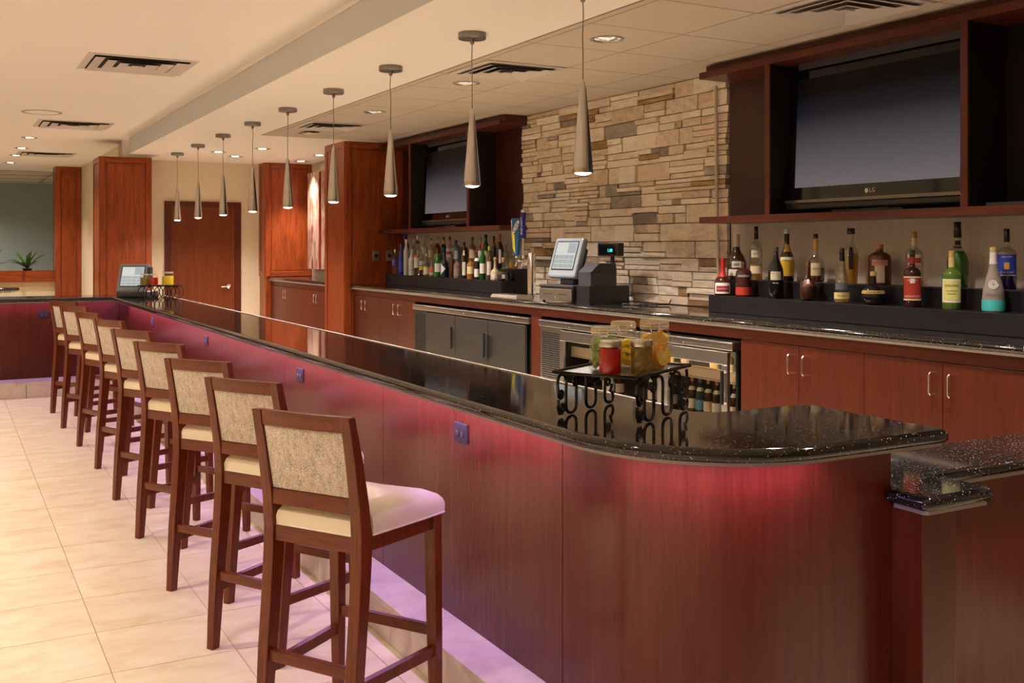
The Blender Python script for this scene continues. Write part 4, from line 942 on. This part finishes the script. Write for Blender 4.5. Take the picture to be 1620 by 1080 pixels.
# spirits on the left riser
FX_, BX_ = 4.375, 4.535; g2 = 'spirit bottles on the left riser'
def fr(y): return (FX_, y, 1.3005)
def bk(y): return (BX_, y, 1.4055)
CL = 'clear'
rows = [
 (fr(10.68), .278, .036, 'std', CL, WHT, 'clear vodka bottle with purple print, leftmost in the front row', None, [(.35, .6, 1, (.10, .08, .45))]),
 (fr(10.50), .335, .030, 'slim', (.02, .05, .30), (.03, .06, .35), 'slim deep blue bottle in the front row', None, [(.1, .45, 1, (.03, .08, .4))]),
 (fr(10.355), .385, .031, 'slim', (.55, .52, .55), WHT, 'tall frosted bottle with long white neck in the front row', None, []),
 (fr(10.21), .279, .034, 'std', (.74, .70, .66), WHT, 'opaque white bottle in the front row', None, [(.2, .24, 1.4, (.4, .38, .36)), (.5, .54, 1.4, (.5, .48, .46))]),
 (fr(10.065), .378, .033, 'std', CL, BLK, 'clear bottle with white label and black pourer', None, [(.22, .5, 1.2, WHT), (.5, .56, 1.2, (.6, .15, .05))]),
 (fr(9.94), .309, .029, 'std', CL, WHT, 'clear bottle with yellow band label', None, [(.2, .34, 1.2, (.75, .70, .05)), (.36, .5, 1.2, (.6, .58, .55))]),
 (fr(9.825), .232, .030, 'std', CL, WHT, 'short clear bottle with cream label in the front row', ((.7, .65, .5), .5), [(.1, .42, 1.2, (.75, .66, .45))]),
 (fr(9.69), .19, .031, 'round', (.35, .20, .16), (.4, .1, .06), 'small bottle with red and white patterned label', None, [(.25, .5, 1.2, (.55, .12, .08)), (.1, .22, 1.2, (.6, .5, .42))]),
 (fr(9.55), .285, .041, 'std', (.015, .16, .02), (.03, .10, .03), 'bright green bottle with square white label', None, [(.18, .48, .75, WHT)]),
 (fr(9.39), .24, .042, 'std', (.012, .016, .03), BLK, 'blue-black bottle with white triangular label', None, []),
 (fr(9.21), .232, .030, 'flask', (.05, .022, .012), (.03, .02, .018), 'plain dark brown bottle in the front row', None, []),
 (fr(9.095), .185, .035, 'flask', (.20, .13, .08), (.1, .06, .04), 'short smoky brown bottle in the front row', None, [(.1, .5, .9, (.24, .16, .11))]),
 (fr(8.945), .317, .034, 'wine', (.022, .013, .010), (.07, .04, .03), 'dark wine shaped bottle with narrow white label', None, [(.1, .5, .45, WHT), (.7, .85, .6, (.6, .5, .4))]),
 (fr(8.795), .195, .039, 'flask', (.30, .13, .03), (.08, .05, .03), 'amber whisky bottle with cream label', None, [(.25, .6, 1, (.72, .55, .3))]),
 (fr(8.665), .285, .029, 'std', (.03, .018, .012), (.35, .02, .01), 'dark bottle with white label and red cap', None, [(.08, .34, 1, WHT), (.6, .7, 1, (.75, .7, .6))]),
 (fr(8.545), .325, .033, 'std', (.010, .09, .02), (.4, .02, .02), 'tall green bottle with white label and red cap in the front row', None, [(.18, .46, .9, WHT)]),
 (fr(8.42), .308, .033, 'std', (.12, .07, .035), (.6, .45, .1), 'brown bottle with tall white label and yellow cap', None, [(.15, .55, .6, WHT)]),
 (fr(8.30), .192, .044, 'squat', (.55, .47, .30), (.62, .36, .15), 'squat tequila bottle with ball cork, left of two', ((.70, .55, .2), .35), [(.1, .3, .7, WHT)]),
 (fr(8.14), .192, .055, 'squat', CL, (.62, .36, .15), 'wide squat tequila bottle with ball cork and dark contents, right of two', ((.02, .012, .01), .42), [(.12, .3, .25, WHT)]),
 (bk(10.745), .344, .035, 'slim', (.01, .02, .16), (.02, .04, .25), 'tallest deep blue bottle in the back row', None, []),
 (bk(10.53), .277, .028, 'std', CL, WHT, 'slender clear bottle at the back behind the frosted ones', None, []),
 (bk(10.38), .262, .030, 'std', CL, BLK, 'clear bottle with black pourer at the back', None, [(.4, .6, 1, WHT)]),
 (bk(10.225), .315, .034, 'std', CL, (.7, .62, .3), 'clear bottle with pale gold neck at the back', ((.8, .7, .4), .5), [(.4, .6, 1, (.75, .7, .6))]),
 (bk(10.06), .295, .034, 'std', CL, (.2, .2, .22), 'clear bottle with steel pourer and white neck label', None, [(.3, .55, 1, (.7, .65, .55)), (.8, .9, 2, WHT)]),
 (bk(9.91), .312, .040, 'std', (.20, .03, .008), (.6, .45, .3), 'reddish amber bottle with pale neck at the back', None, [(.25, .4, 1, (.6, .25, .08)), (.76, .88, 2, (.7, .6, .5))]),
 (bk(9.75), .301, .036, 'std', (.015, .015, .02), (.02, .02, .02), 'near black bottle with yellow neck at the back', None, [(.76, .90, 2, (.72, .5, .05))]),
 (bk(9.60), .305, .039, 'std', (.45, .33, .27), (.25, .02, .02), 'clear rum bottle with red and white label at the back', None, [(.3, .6, 1, (.72, .6, .55)), (.4, .5, 1, (.45, .06, .05))]),
 (bk(9.45), .265, .047, 'flask', (.14, .28, .29), (.012, .012, .02), 'pale teal bottle with black cap at the back', None, [(.3, .6, .35, (.65, .75, .75))]),
 (bk(9.265), .246, .040, 'flask', (.03, .018, .014), (.01, .01, .02), 'dark bottle with broad black cap at the back', None, []),
 (bk(9.08), .295, .040, 'std', (.25, .14, .07), (.05, .02, .015), 'light brown bottle with cream label at the back', None, [(.3, .58, .8, (.75, .64, .42))]),
 (bk(8.915), .294, .039, 'std', CL, (.5, .36, .14), 'clear bottle with gold cap at the back', ((.65, .38, .12), .45), [(.3, .55, .8, WHT)]),
 (bk(8.795), .315, .045, 'wine', (.012, .13, .03), (.02, .05, .02), 'broad green bottle at the back', None, [(.3, .5, .7, (.5, .45, .2))]),
 (bk(8.63), .300, .030, 'wine', (.02, .018, .012), BLK, 'narrow near black bottle at the back with dark gold collar', None, [(.70, .78, 2, (.3, .22, .04))]),
 (bk(8.51), .316, .038, 'wine', (.028, .012, .010), (.35, .14, .06), 'dark brown bottle with copper neck at the back', None, [(.15, .55, .3, WHT), (.78, .92, 2, (.36, .15, .06))]),
 (bk(8.39), .229, .034, 'std', CL, (.10, .28, .5), 'clear bottle with light blue cap at the back', None, []),
 (bk(8.25), .22, .045, 'squat', CL, (.4, .5, .12), 'clear squat bottle with lime cap and a little gold liquid', ((.75, .50, .08), .28), []),
]
for (loc, Hh, R, shp, gl, cap, lab, lq, lbs) in rows:
    o = bottle(loc, Hh, R, shp, gl, cap, lab, lq, lbs, group=g2, seg=20)
    if 'ball cork' in lab: MB().sphere((0, 0, Hh + .002), .017, 12, 8).build('cork_ball', 'cork', o)
    if 'triangular' in lab:
        r_ = .0435; MB().add([(r_ * cos(a), r_ * sin(a), z) for a, z in ((-.9, .03), (-.3, .055), (.3, .085), (.0, .10), (-.5, .12), (-.9, .14))], [(0, 1, 4, 5), (1, 2, 3, 4)]).build('triangle_label', 'white', o)
    if 'pourer' in lab: MB().tube([(0, 0, Hh), (0, 0, Hh + .03), (.012, 0, Hh + .05)], .004, 6).build('pourer', 'steelplate', o)
# beer bottles inside the glass cooler
bb = [(4.80, 0), (4.88, 1), (4.96, 2), (5.04, 0), (5.12, 1), (5.20, 2), (5.40, 0), (5.50, 1), (5.62, 2), (6.0, 0), (6.1, 1)]
pos = ['first', 'second', 'third', 'fourth', 'fifth', 'sixth', 'seventh', 'eighth', 'ninth', 'tenth', 'eleventh']
for i, (y, k) in enumerate(bb):
    bottle((4.15, y, .5535), .225, .031, 'wine', [(.05, .022, .01), (.03, .05, .07), (.06, .03, .012)][k], [(.6, .5, .25), (.5, .5, .55), (.6, .35, .2)][k], 'beer bottle on the shelf of the glass-door cooler, %s from the right' % pos[i], None, [(.15, .42, 1.2, [(.65, .55, .4), (.1, .3, .45), (.7, .68, .6)][k]), (.66, .76, 2, (.75, .68, .55))], group='beer bottles in the cooler', seg=12)
for i, y in enumerate((4.78, 4.93, 5.07, 5.36, 5.52, 5.70, 6.02, 6.2)):
    bottle((4.22, y, .8085), .15, .030, 'flask', [(.25, .12, .02), (.10, .05, .02), (.3, .2, .08)][i % 3], [(.5, .4, .3), (.05, .05, .05)][i % 2], 'short brown mixer bottle on the top shelf of the glass-door cooler, %s from the right' % pos[i], None, [(.2, .5, 1, [(.5, .35, .15), (.4, .3, .2)][i % 2])], group='mixer bottles in the cooler', seg=12)
# ================================================================== JAR STANDS ON THE BAR
TH = RAD(28)
st = empty('jar_stand', (1.80, 2.518, 1.0672), TH, 'black wrought iron stand with scroll ends carrying five jars', 'stand')
SW, SD, SH = .395, .286, .145
b = MB()
b.tube([(0, 0, SH), (SW, 0, SH), (SW, SD, SH), (0, SD, SH)], .0058, 8, True); b.build('top_frame', 'iron', st)
box('tray', plain('tray_bronze', (.05, .042, .03), .35), .004, SW - .004, .004, SD - .004, SH - .006, SH - .002, st)
def spiral(cx, cz, r0, r1, a0, turns, n=22): return [(cx + (r0 + (r1 - r0) * i / n) * cos(a0 + turns * 2 * pi * i / n), cz + (r0 + (r1 - r0) * i / n) * sin(a0 + turns * 2 * pi * i / n)) for i in range(n + 1)]
for y in (.006, SD - .006):
    g = MB(); r = .0052
    def path(p): g.tube([(x, y, z) for x, z in p], r, 8)
    top_, bot = SH - .012, .006
    # wave of tall arches and u bends
    wv = []
    for i in range(61):
        u = i / 60; x = .035 + .325 * u; ph = 2 * pi * (u * 2.5 + .0)
        cc = cos(ph); wv.append((x + .0125 * sin(2 * ph), (top_ + bot) / 2 + (top_ - bot) / 2 * (abs(cc) ** .55) * (1 if cc > 0 else -1)))
    path(wv)
    path([(wv[0][0] - .0, top_)] + [(.035 - .020 * sin(a), top_ - .030 + .030 * cos(a)) for a in (0.3, .7, 1.1, 1.5, 1.9)] + [(.018, .085), (.022, .07)] + spiral(.036, .072, .016, .005, pi, 1.2, 14))
    path(spiral(.045, .030, .005, .018, 0, 1.1, 14)[::1] + [(.040, .008), (.028, .010), (.018, .03), (.020, .055)])
    path([(.12, top_)] + spiral(.128, .105, .022, .006, pi / 2, -1.3, 18))
    path([(.255, top_)] + spiral(.262, .105, .022, .006, pi / 2, -1.3, 18))
    path(spiral(.352, .078, .006, .018, pi, -1.3, 16) + [(.380, .095), (.384, .115), (.380, top_)])
    path([(.36, bot + .002)] + spiral(.368, .024, .018, .018, -pi / 2, .55, 8) + [(.372, .052), (.378, .066)])
    g.build('scroll_end', 'iron', st)
Rz = Matrix.Rotation(TH, 3, 'Z')
def jar(loc, Hh, R, label, clip, content, rz=0):
    t = empty('jar', loc, rz, label, 'jar', 'jars on the near iron stand')
    if clip: pr = [(.0001, .001), (R * .9, 0), (R, .006), (R, Hh * .62), (R * .95, Hh * .70), (R * .84, Hh * .75), (R * .84, Hh * .82)]
    else: pr = [(.0001, .001), (R * .92, 0), (R, .006), (R, Hh * .72), (R * .92, Hh * .80), (R * .88, Hh * .84)]
    MB().lathe(pr, 26, cap=False).build('glass_body', 'jarglass', t)
    if clip:
        MB().lathe([(R * .86, Hh * .82), (R * .90, Hh * .835), (R * .90, Hh * .86), (R * .86, Hh * .87)], 26, cap=False).build('gasket', plain('gasket', (.75, .66, .45), .5), t)
        MB().lathe([(R * .90, Hh * .87), (R * .92, Hh * .89), (R * .90, Hh * .95), (R * .82, Hh * .985), (.0001, Hh)], 26, cap=False).build('lid', 'lidglass', t)
        q = MB(); q.tube([(R * .88 * cos(a), R * .88 * sin(a), Hh * .80) for a in [2 * pi * i / 24 for i in range(24)]], .0014, 6, True)
        q.tube([(R * .93 * cos(a), R * .93 * sin(a), Hh * .90) for a in [-.9 + 1.8 * i / 10 for i in range(11)]], .0014, 6)
        q.tube([(R * .93, .014, Hh * .9), (R * 1.02, .014, Hh * .86), (R * 1.06, .010, Hh * .76), (R * 1.06, -.010, Hh * .76), (R * 1.02, -.014, Hh * .86), (R * .93, -.014, Hh * .9)], .0014, 6)
        q.tube([(-R * .9, .012, Hh * .80), (-R * 1.06, .012, Hh * .86), (-R * 1.06, -.012, Hh * .86), (-R * .9, -.012, Hh * .80)], .0014, 6); q.build('wire_clip', 'chrome', t)
    else:
        MB().lathe([(R * .98, Hh * .82), (R * 1.0, Hh * .84), (R * 1.0, Hh * .96), (R * .95, Hh), (R * .80, Hh), (R * .78, Hh * .99), (.0001, Hh * .99)], 26, cap=False).build('screw_lid', 'steelplate', t)
    content(t, Hh, R); return t
M['lidglass'] = liquid('lid_milky_glass', (.92, .87, .72), .45)
M['orange'] = plain('orange_rind', (.95, .36, .01), .45); M['oflesh'] = plain('orange_flesh', (1, .56, .04), .3); M['pith'] = plain('orange_pith', (1, .85, .45), .5)
M['lemon'] = plain('lemon_rind', (.98, .72, .04), .4); M['lime'] = plain('lime_rind', (.25, .36, .04), .4); M['limef'] = plain('lime_flesh', (.80, .80, .45), .4)
M['olive'] = plain('olive_green', (.30, .27, .04), .3); M['cherry_red'] = plain('cherry_red', (.55, .008, .012), .2); M['syrup'] = liquid('red_syrup', (.80, .015, .02), .4); M['brine'] = liquid('olive_brine', (.60, .45, .12), .25)
def slice_(t, c, r, rot, rind='orange', fl='oflesh', th=.006, half=False, nm='orange_slice'):
    mt = Matrix.Translation(c) @ rot; o = empty(nm); o.parent = t
    n = 20
    def disc(r0, h, m, name, z0=0):
        MB().lathe([(.0001, z0 - h), (r0, z0 - h), (r0, z0 + h), (.0001, z0 + h)], n, cap=False, smooth=False).xf(mt).build(name, m, o)
    disc(r, th / 2, rind, 'rind'); disc(r * .93, th / 2 + .0004, 'pith', 'pith')
    b = MB()
    for k in range(8):
        a0, a1 = 2 * pi * k / 8 + .06, 2 * pi * (k + 1) / 8 - .06; am = (a0 + a1) / 2
        for s in (1, -1):
            z = s * (th / 2 + .0009); b.add([(r * .10 * cos(am), r * .10 * sin(am), z), (r * .86 * cos(a0), r * .86 * sin(a0), z), (r * .88 * cos(am), r * .88 * sin(am), z), (r * .86 * cos(a1), r * .86 * sin(a1), z)], [(0, 1, 2, 3)])
    b.xf(mt).build('flesh', fl, o)
def c_orange(t, H_, R):
    fa = Matrix.Rotation(RAD(90), 4, 'Y')      # faces +x, turned to the camera by the jar
    for (x, y, z, r, a, ti) in ((.030, .004, .084, .036, 10, 5), (.026, .030, .046, .033, 40, -8), (.018, -.028, .050, .032, -35, 8), (-.01, .02, .095, .033, 80, 10), (-.02, -.02, .06, .034, -70, -10), (-.01, .01, .03, .034, 20, 30)):
        slice_(t, (x * .9, y * .9, z), r, Matrix.Rotation(RAD(a), 4, 'Z') @ fa @ Matrix.Rotation(RAD(ti), 4, 'X'))
    for (x, y, z) in ((.008, -.026, .098), (.012, .03, .10)): MB().sphere((x, y, z), .017, 12, 8).build('lemon_wedge', 'lemon', t)
def c_wedges(names, mats, sizes, seed, zmax):
    def f(t, H_, R):
        r = random.Random(seed); k = 0
        for z in [.018 + .0185 * i for i in range(int(zmax / .0185))]:
            nn = 5
            for q in range(nn):
                a = 2 * pi * q / nn + r.uniform(-.4, .4) + z * 40; rr = R * r.uniform(.42, .58); s = sizes * r.uniform(.85, 1.1)
                b = MB().sphere((0, 0, 0), s, 10, 7, r.uniform(.75, 1.25)).xf(Matrix.Translation((rr * cos(a), rr * sin(a), z)) @ Matrix.Rotation(r.uniform(0, 3), 4, 'X') @ Matrix.Rotation(r.uniform(0, 3), 4, 'Y'))
                m = mats[k % len(mats)] if r.random() < .7 else r.choice(mats); b.build(names, m, t); k += 1
            MB().sphere((0, 0, z), sizes, 8, 6).build(names, r.choice(mats), t)
    return f
def wedge_meshes(nm, rind, flesh, r, lon=85):
    n, m = 6, 6; v = [(r * cos(pi * (j / m - .5)) * cos(RAD(lon) * i / n), r * cos(pi * (j / m - .5)) * sin(RAD(lon) * i / n), 1.25 * r * sin(pi * (j / m - .5))) for j in range(m + 1) for i in range(n + 1)]
    a = MB().add(v, [(j * (n + 1) + i, j * (n + 1) + i + 1, (j + 1) * (n + 1) + i + 1, (j + 1) * (n + 1) + i) for j in range(m) for i in range(n)], True).mesh(nm, M[rind])
    b = MB(); b.add([v[j * (n + 1)] for j in range(m + 1)], [tuple(range(m + 1))]); b.add([v[j * (n + 1) + n] for j in range(m + 1)], [tuple(range(m, -1, -1))])
    return a, b.mesh('flesh', M[flesh])
def fill_wedges(t, R, nm, rind, flesh, zmax, seed, r_=.024):
    A, B = wedge_meshes(nm, rind, flesh, r_); r = random.Random(seed); z = .016
    while z < zmax:
        for q in range(5):
            a = 2 * pi * q / 5 + r.uniform(-.3, .3) + z * 30; rr = R - r_ * .85
            o = bpy.data.objects.new(nm, A); C.objects.link(o); o.parent = t; o.location = (rr * cos(a) * .72, rr * sin(a) * .72, z + r.uniform(-.002, .004))
            o.rotation_euler = (r.uniform(1.1, 2.0), r.uniform(-.5, .5), a + r.choice((-1, 1)) * r.uniform(.4, 1.4)); k = r.uniform(.8, 1.0); o.scale = (k, k, k)
            f = bpy.data.objects.new('flesh', B); C.objects.link(f); f.parent = o
        z += .0165
def c_lime(t, H_, R): fill_wedges(t, R, 'lime_wedge', 'lime', 'limef', .098, 4)
def c_lemon(t, H_, R): fill_wedges(t, R, 'lemon_wedge', 'lemon', 'lemonf', .08, 9); fill_wedges(t, R, 'lemon_wedge', 'lemon', 'lemonf', .03, 12)
M['lemonf'] = plain('lemon_flesh', (.95, .82, .35), .35)
def c_cherry(t, H_, R):
    MB().lathe([(.0001, .004), (R * .93, .004), (R * .95, .01), (R * .95, H_ * .76), (.0001, H_ * .76)], 22, cap=False).build('syrup', 'syrup', t)
    c_wedges('cherry', ['cherry_red'], .0125, 2, .085)(t, H_, R)
def c_olive(t, H_, R):
    MB().lathe([(.0001, .004), (R * .93, .004), (R * .95, .01), (R * .95, H_ * .78), (.0001, H_ * .78)], 22, cap=False).build('brine', 'brine', t)
    r = random.Random(8)
    for i in range(26):
        a = i * 2.399; z = .014 + .0030 * i; rr = R * .62
        MB().sphere((0, 0, 0), .0105, 10, 8, 1.45).xf(Matrix.Translation((rr * cos(a), rr * sin(a), z)) @ Matrix.Rotation(a + 1.57, 4, 'Z') @ Matrix.Rotation(r.uniform(.3, 1.3), 4, 'Y')).build('olive', 'olive', t)
zt = 1.0672 + SH - .0015
jf = math.atan2(-2.67, -1.9)
jar((1.836, 2.742, zt), .142, .047, 'clip-top jar of lime wedges, back left on the iron stand', True, c_lime, jf)
jar((1.950, 2.800, zt), .150, .046, 'clip-top jar of lemon pieces, middle of the back row', True, c_lemon, jf)
jar((1.996, 2.692, zt), .162, .052, 'tallest clip-top jar filled with orange slices', True, c_orange, jf)
jar((1.790, 2.640, zt), .104, .035, 'small screw-top jar of red cherries at the front of the stand', False, c_cherry, jf)
jar((1.872, 2.590, zt), .106, .034, 'small screw-top jar of green olives at the front of the stand', False, c_olive, jf)

# far stand with ring sides and three jars
rs2 = empty('ring_stand', (1.74, 11.18, 1.0672), RAD(-24), 'black iron stand of rings carrying jars at the far end of the bar', 'stand')
b = MB(); 
for (x0, x1, y0, y1) in ((0, .42, 0, 0), (0, .42, .2, .2), (0, 0, 0, .2), (.42, .42, 0, .2)): b.tube([(x0, y0, .135), (x1, y1, .135)], .006, 8)
b.build('top_frame', 'iron', rs2); box('tray', 'iron', .0, .42, 0, .2, .13, .134, rs2)
for y in (.004, .196):
    for k in range(5):
        MB().tube([(.045 + k * .083 + .040 * cos(a), y, .066 + .062 * sin(a)) for a in [2 * pi * i / 24 for i in range(24)]], .0045, 6, True).build('ring', 'iron', rs2)
def mini(x, y, lab, mat, Hh, R):
    p = Matrix.Rotation(RAD(-24), 3, 'Z') @ Vector((x, y, 0)); t = empty('jar', (1.74 + p.x, 11.18 + p.y, 1.0672 + .141), 0, lab, 'jar', 'jars on the far ring stand')
    MB().lathe([(.0001, .001), (R, 0), (R, Hh * .8), (R * .88, Hh * .86)], 20, cap=False).build('glass_body', 'jarglass', t)
    MB().lathe([(.0001, .003), (R * .93, .003), (R * .93, Hh * .66), (.0001, Hh * .66)], 20, cap=False).build('contents', mat, t)
    MB().lathe([(R * .93, Hh * .86), (R * .93, Hh * .98), (.0001, Hh)], 20, cap=False).build('lid', 'lidglass', t)
mini(.055, .06, 'small jar of green olives on the far ring stand', 'olive', .12, .045); mini(.15, .05, 'small jar of red cherries on the far ring stand', 'cherry_red', .12, .045); mini(.28, .10, 'wide jar of lemon pieces on the far ring stand', 'lemon', .14, .06)

# ================================================================== CASH REGISTERS
M['lcd'] = emit('register_screen', (.80, .80, .74), .85); M['lcd2'] = emit('register_screen_key', (.58, .60, .60), .75); M['teal'] = emit('teal_digits', (.05, .8, .75), 3.0)
def register(loc, rz, label, full=True, group='cash registers'):
    t = empty('cash_register', loc, rz, label, 'cash register', group)      # faces -x
    if full:
        box('drawer_body', 'black', .01, .40, -.205, .205, .012, .118, t, .004); box('drawer_front', 'steelplate', -.004, .01, -.20, .20, .016, .104, t, .003)
        for y in (.03, -.15): box('slot', 'black', -.0052, -.004, y, y + .11, .062, .066, t)
        MB().lathe([(.009, 0), (.009, .005)], 12).xf(Matrix.Translation((-.004, 0, .036)) @ Matrix.Rotation(RAD(-90), 4, 'Y')).build('lock', 'chrome', t)
        for x in (.03, .36):
            for y in (-.18, .18): MB().lathe([(.012, 0), (.012, .013)], 10, x, y).build('foot', 'black', t)
        box('lid_plate', 'dgrey', .0, .41, -.21, .21, .118, .132, t, .003); z0 = .132
    else: z0 = 0
    box('stand', 'dgrey', .12, .28, -.06, .10, z0, z0 + .10, t, .01)
    T = Matrix.Translation((.06, .02, z0 + .055)) @ Matrix.Rotation(RAD(17), 4, 'Y')
    MB().box(0, .055, -.17, .17, 0, .315).xf(T).build('monitor', 'grey', t, .016)
    MB().box(.05, .12, -.12, .12, .05, .26).xf(T).build('monitor_back', 'dgrey', t, .02)
    MB().box(-.002, .001, -.135, .135, .058, .285).xf(T).build('screen_frame', 'black', t)
    s = MB().box(-.0035, -.0022, -.125, .125, .068, .277).xf(T).build('screen', 'lcd', t)
    q = MB()
    for i in range(4):
        for j in range(3): q.box(-.0046, -.0038, -.118 + i * .06 + .002, -.118 + (i + 1) * .06 - .002, .075 + j * .035, .075 + j * .035 + .03)
    q.box(-.0046, -.0038, -.118, -.02, .19, .27); q.xf(T).build('screen_keys', 'lcd2', s)
    if full:
        b = MB().prism([(.05, -.36), (.30, -.36), (.30, -.21), (.05, -.21)], z0 + .0, z0 + .10); b.build('printer', 'dgrey', t, .01)
        MB().add([(.05, -.36, z0 + .10), (.05, -.21, z0 + .10), (.30, -.36, z0 + .10), (.30, -.21, z0 + .10), (.13, -.36, z0 + .165), (.13, -.21, z0 + .165), (.29, -.36, z0 + .165), (.29, -.21, z0 + .165)], [(0, 4, 5, 1), (4, 6, 7, 5), (6, 2, 3, 7), (0, 2, 6, 4), (1, 5, 7, 3), (0, 1, 3, 2)]).build('printer_cover', 'dgrey', t, .006)
        box('printer_shelf', 'black', .03, .41, -.37, -.21, .0, z0, t)
        MB().tube([(.34, -.26, z0), (.34, -.26, z0 + .22)], .016, 10).build('display_pole', 'black', t)
        box('display_head', 'black', .30, .36, -.37, -.13, z0 + .215, z0 + .315, t, .008)
        box('display_window', 'blackgloss', .298, .2995, -.35, -.15, z0 + .23, z0 + .30, t)
        text_flat('digits', '1.00', .034, 'teal', t, lambda x, y: (.2972, -.28 - x, z0 + .258 + y))
    else:
        box('base', 'dgrey', .02, .34, -.16, .16, .0, .06, t, .01); box('card_reader', 'dgrey', .10, .16, -.19, -.16, .12, .32, t, .004)
    return t
register((4.02, 6.66, 1.1855), RAD(6), 'grey touch screen cash register with drawer and printer on the back counter')
register((1.72, 11.62, 1.0672), RAD(52), 'grey touch screen terminal at the far end of the bar', False)

# ================================================================== BEER TAP
tp = empty('beer_tap', (4.33, 7.56, 1.1855), 0, 'chrome beer tower with two tap handles', 'beer tap')
MB().lathe([(.05, 0), (.05, .008), (.037, .012), (.037, .355), (.034, .368), (.0001, .372)], 24).build('tower', 'chrome', tp)
for y, zz in ((.10, .30), (-.01, .30)):
    f = MB().tube([(-.035, y * .3, zz), (-.075, y, zz), (-.095, y, zz)], .012, 10); f.tube([(-.085, y, zz + .02), (-.085, y, zz - .012), (-.10, y, zz - .05)], .009, 10); f.lathe([(.013, zz + .012), (.016, zz + .03), (.010, zz + .045)], 12, -.085, y); f.build('faucet', 'chrome', tp)
h1 = empty('tap_handle'); h1.parent = tp      # broad shield handle
pts = [(.06, -.020), (.06 + .0, -.02)]
prof = [(.345, .018), (.40, .022), (.50, .034), (.58, .044), (.645, .052), (.66, .047)]
v = []; 
for z, hw in prof: v += [(-.105, .10 - hw, z), (-.105, .10 + hw, z), (-.065, .10 + hw, z), (-.065, .10 - hw, z)]
f = [(4 * i + k, 4 * i + (k + 1) % 4, 4 * i + 4 + (k + 1) % 4, 4 * i + 4 + k) for i in range(len(prof) - 1) for k in range(4)] + [(3, 2, 1, 0), tuple(4 * (len(prof) - 1) + k for k in range(4))]
T2 = Matrix.Translation((-.085, .10, 0)) @ Matrix.Rotation(RAD(20), 4, 'Z') @ Matrix.Translation((.085, -.10, 0))
MB().add(v, f).xf(T2).build('handle_body', plain('tap_blue', (.01, .12, .30), .3), h1, .003)
MB().add([(-.1065, .100, .36), (-.1065, .124, .40), (-.1065, .138, .55), (-.1065, .108, .52)], [(0, 1, 2, 3)]).xf(T2).build('yellow_flash', plain('tap_yellow', (.80, .72, .02), .3), h1)
MB().add([(-.1062, .1245, .36), (-.1062, .128, .40), (-.1062, .150, .645), (-.1062, .138, .645), (-.1062, .137, .55)], [(0, 1, 2, 3, 4)]).xf(T2).build('white_flash', 'white', h1)
el = MB().lathe([(.0001, 0), (1, 0)], 24, cap=False).v
sh = MB().add([(-.1068, .093 + .036 * (p[0] * cos(.9) - p[1] * sin(.9) * 1.0) * 1.0 if p[0] or p[1] else .093, .585 + .055 * p[1]) for p in el], MB().lathe([(.0001, 0), (1, 0)], 24, cap=False).f).xf(T2)
sh.build('badge', 'white', h1)
cr, sr = cos(RAD(62)), sin(RAD(62))
text_flat('badge_lettering', 'Lite', .058, plain('tap_navy', (.01, .02, .14), .4), h1, lambda x, y: tuple(T2 @ Vector((-.1078, .093 - (x * cr - y * sr), .585 + (x * sr + y * cr)))))
h2 = empty('tap_handle'); h2.parent = tp
MB().lathe([(.010, .345), (.008, .48), (.008, .49)], 10, -.085, -.01).build('handle_stem', 'chrome', h2)
MB().lathe([(.022, .49), (.024, .50), (.024, .56), (.019, .62), (.024, .68), (.024, .70), (.020, .705)], 16, -.085, -.01).build('handle_body', plain('tap_indigo', (.02, .015, .28), .3), h2)
MB().lathe([(.020, .705), (.022, .712), (.019, .728), (.0001, .73)], 16, -.085, -.01).build('handle_tip', 'white', h2)
text_flat('handle_lettering', 'BUD LIGHT', .030, 'white', h2, lambda x, y: (-.085 - .0255 * cos(.35 - y / .0255), -.01 - .0255 * sin(.35 - y / .0255), .595 + x))
dt = empty('drip_tray', (4.04, 7.30, 1.1855), RAD(4), 'low steel drip tray in front of the beer tower', 'drip tray')
MB().add([(0, 0, 0), (.17, 0, 0), (.17, .40, 0), (0, .40, 0), (.012, .012, .026), (.158, .012, .026), (.158, .388, .026), (.012, .388, .026)], [(3, 2, 1, 0), (4, 5, 6, 7), (0, 1, 5, 4), (1, 2, 6, 5), (2, 3, 7, 6), (3, 0, 4, 7)]).build('tray_body', 'steelplate', dt)
q = MB()
for i in range(18): q.box(.025, .145, .025 + i * .020, .032 + i * .020, .0262, .0275)
q.build('grate', 'chrome', dt)
# power supply and cables beside the register
o = MB().tube([(4.40, 6.32, 1.20), (4.36, 6.22, 1.193), (4.28, 6.15, 1.193), (4.33, 6.02, 1.193), (4.45, 6.08, 1.193), (4.38, 5.95, 1.193), (4.50, 5.90, 1.195), (4.58, 5.98, 1.22)], .006, 6).build('cable_bundle', 'black'); tag(o, 'black tangle of cables on the counter right of the register', 'cable')
o = MB().tube([(4.43, 6.28, 1.196), (4.30, 6.10, 1.1925), (4.42, 5.96, 1.1925), (4.52, 6.06, 1.195)], .005, 6).build('cable', 'black', o)
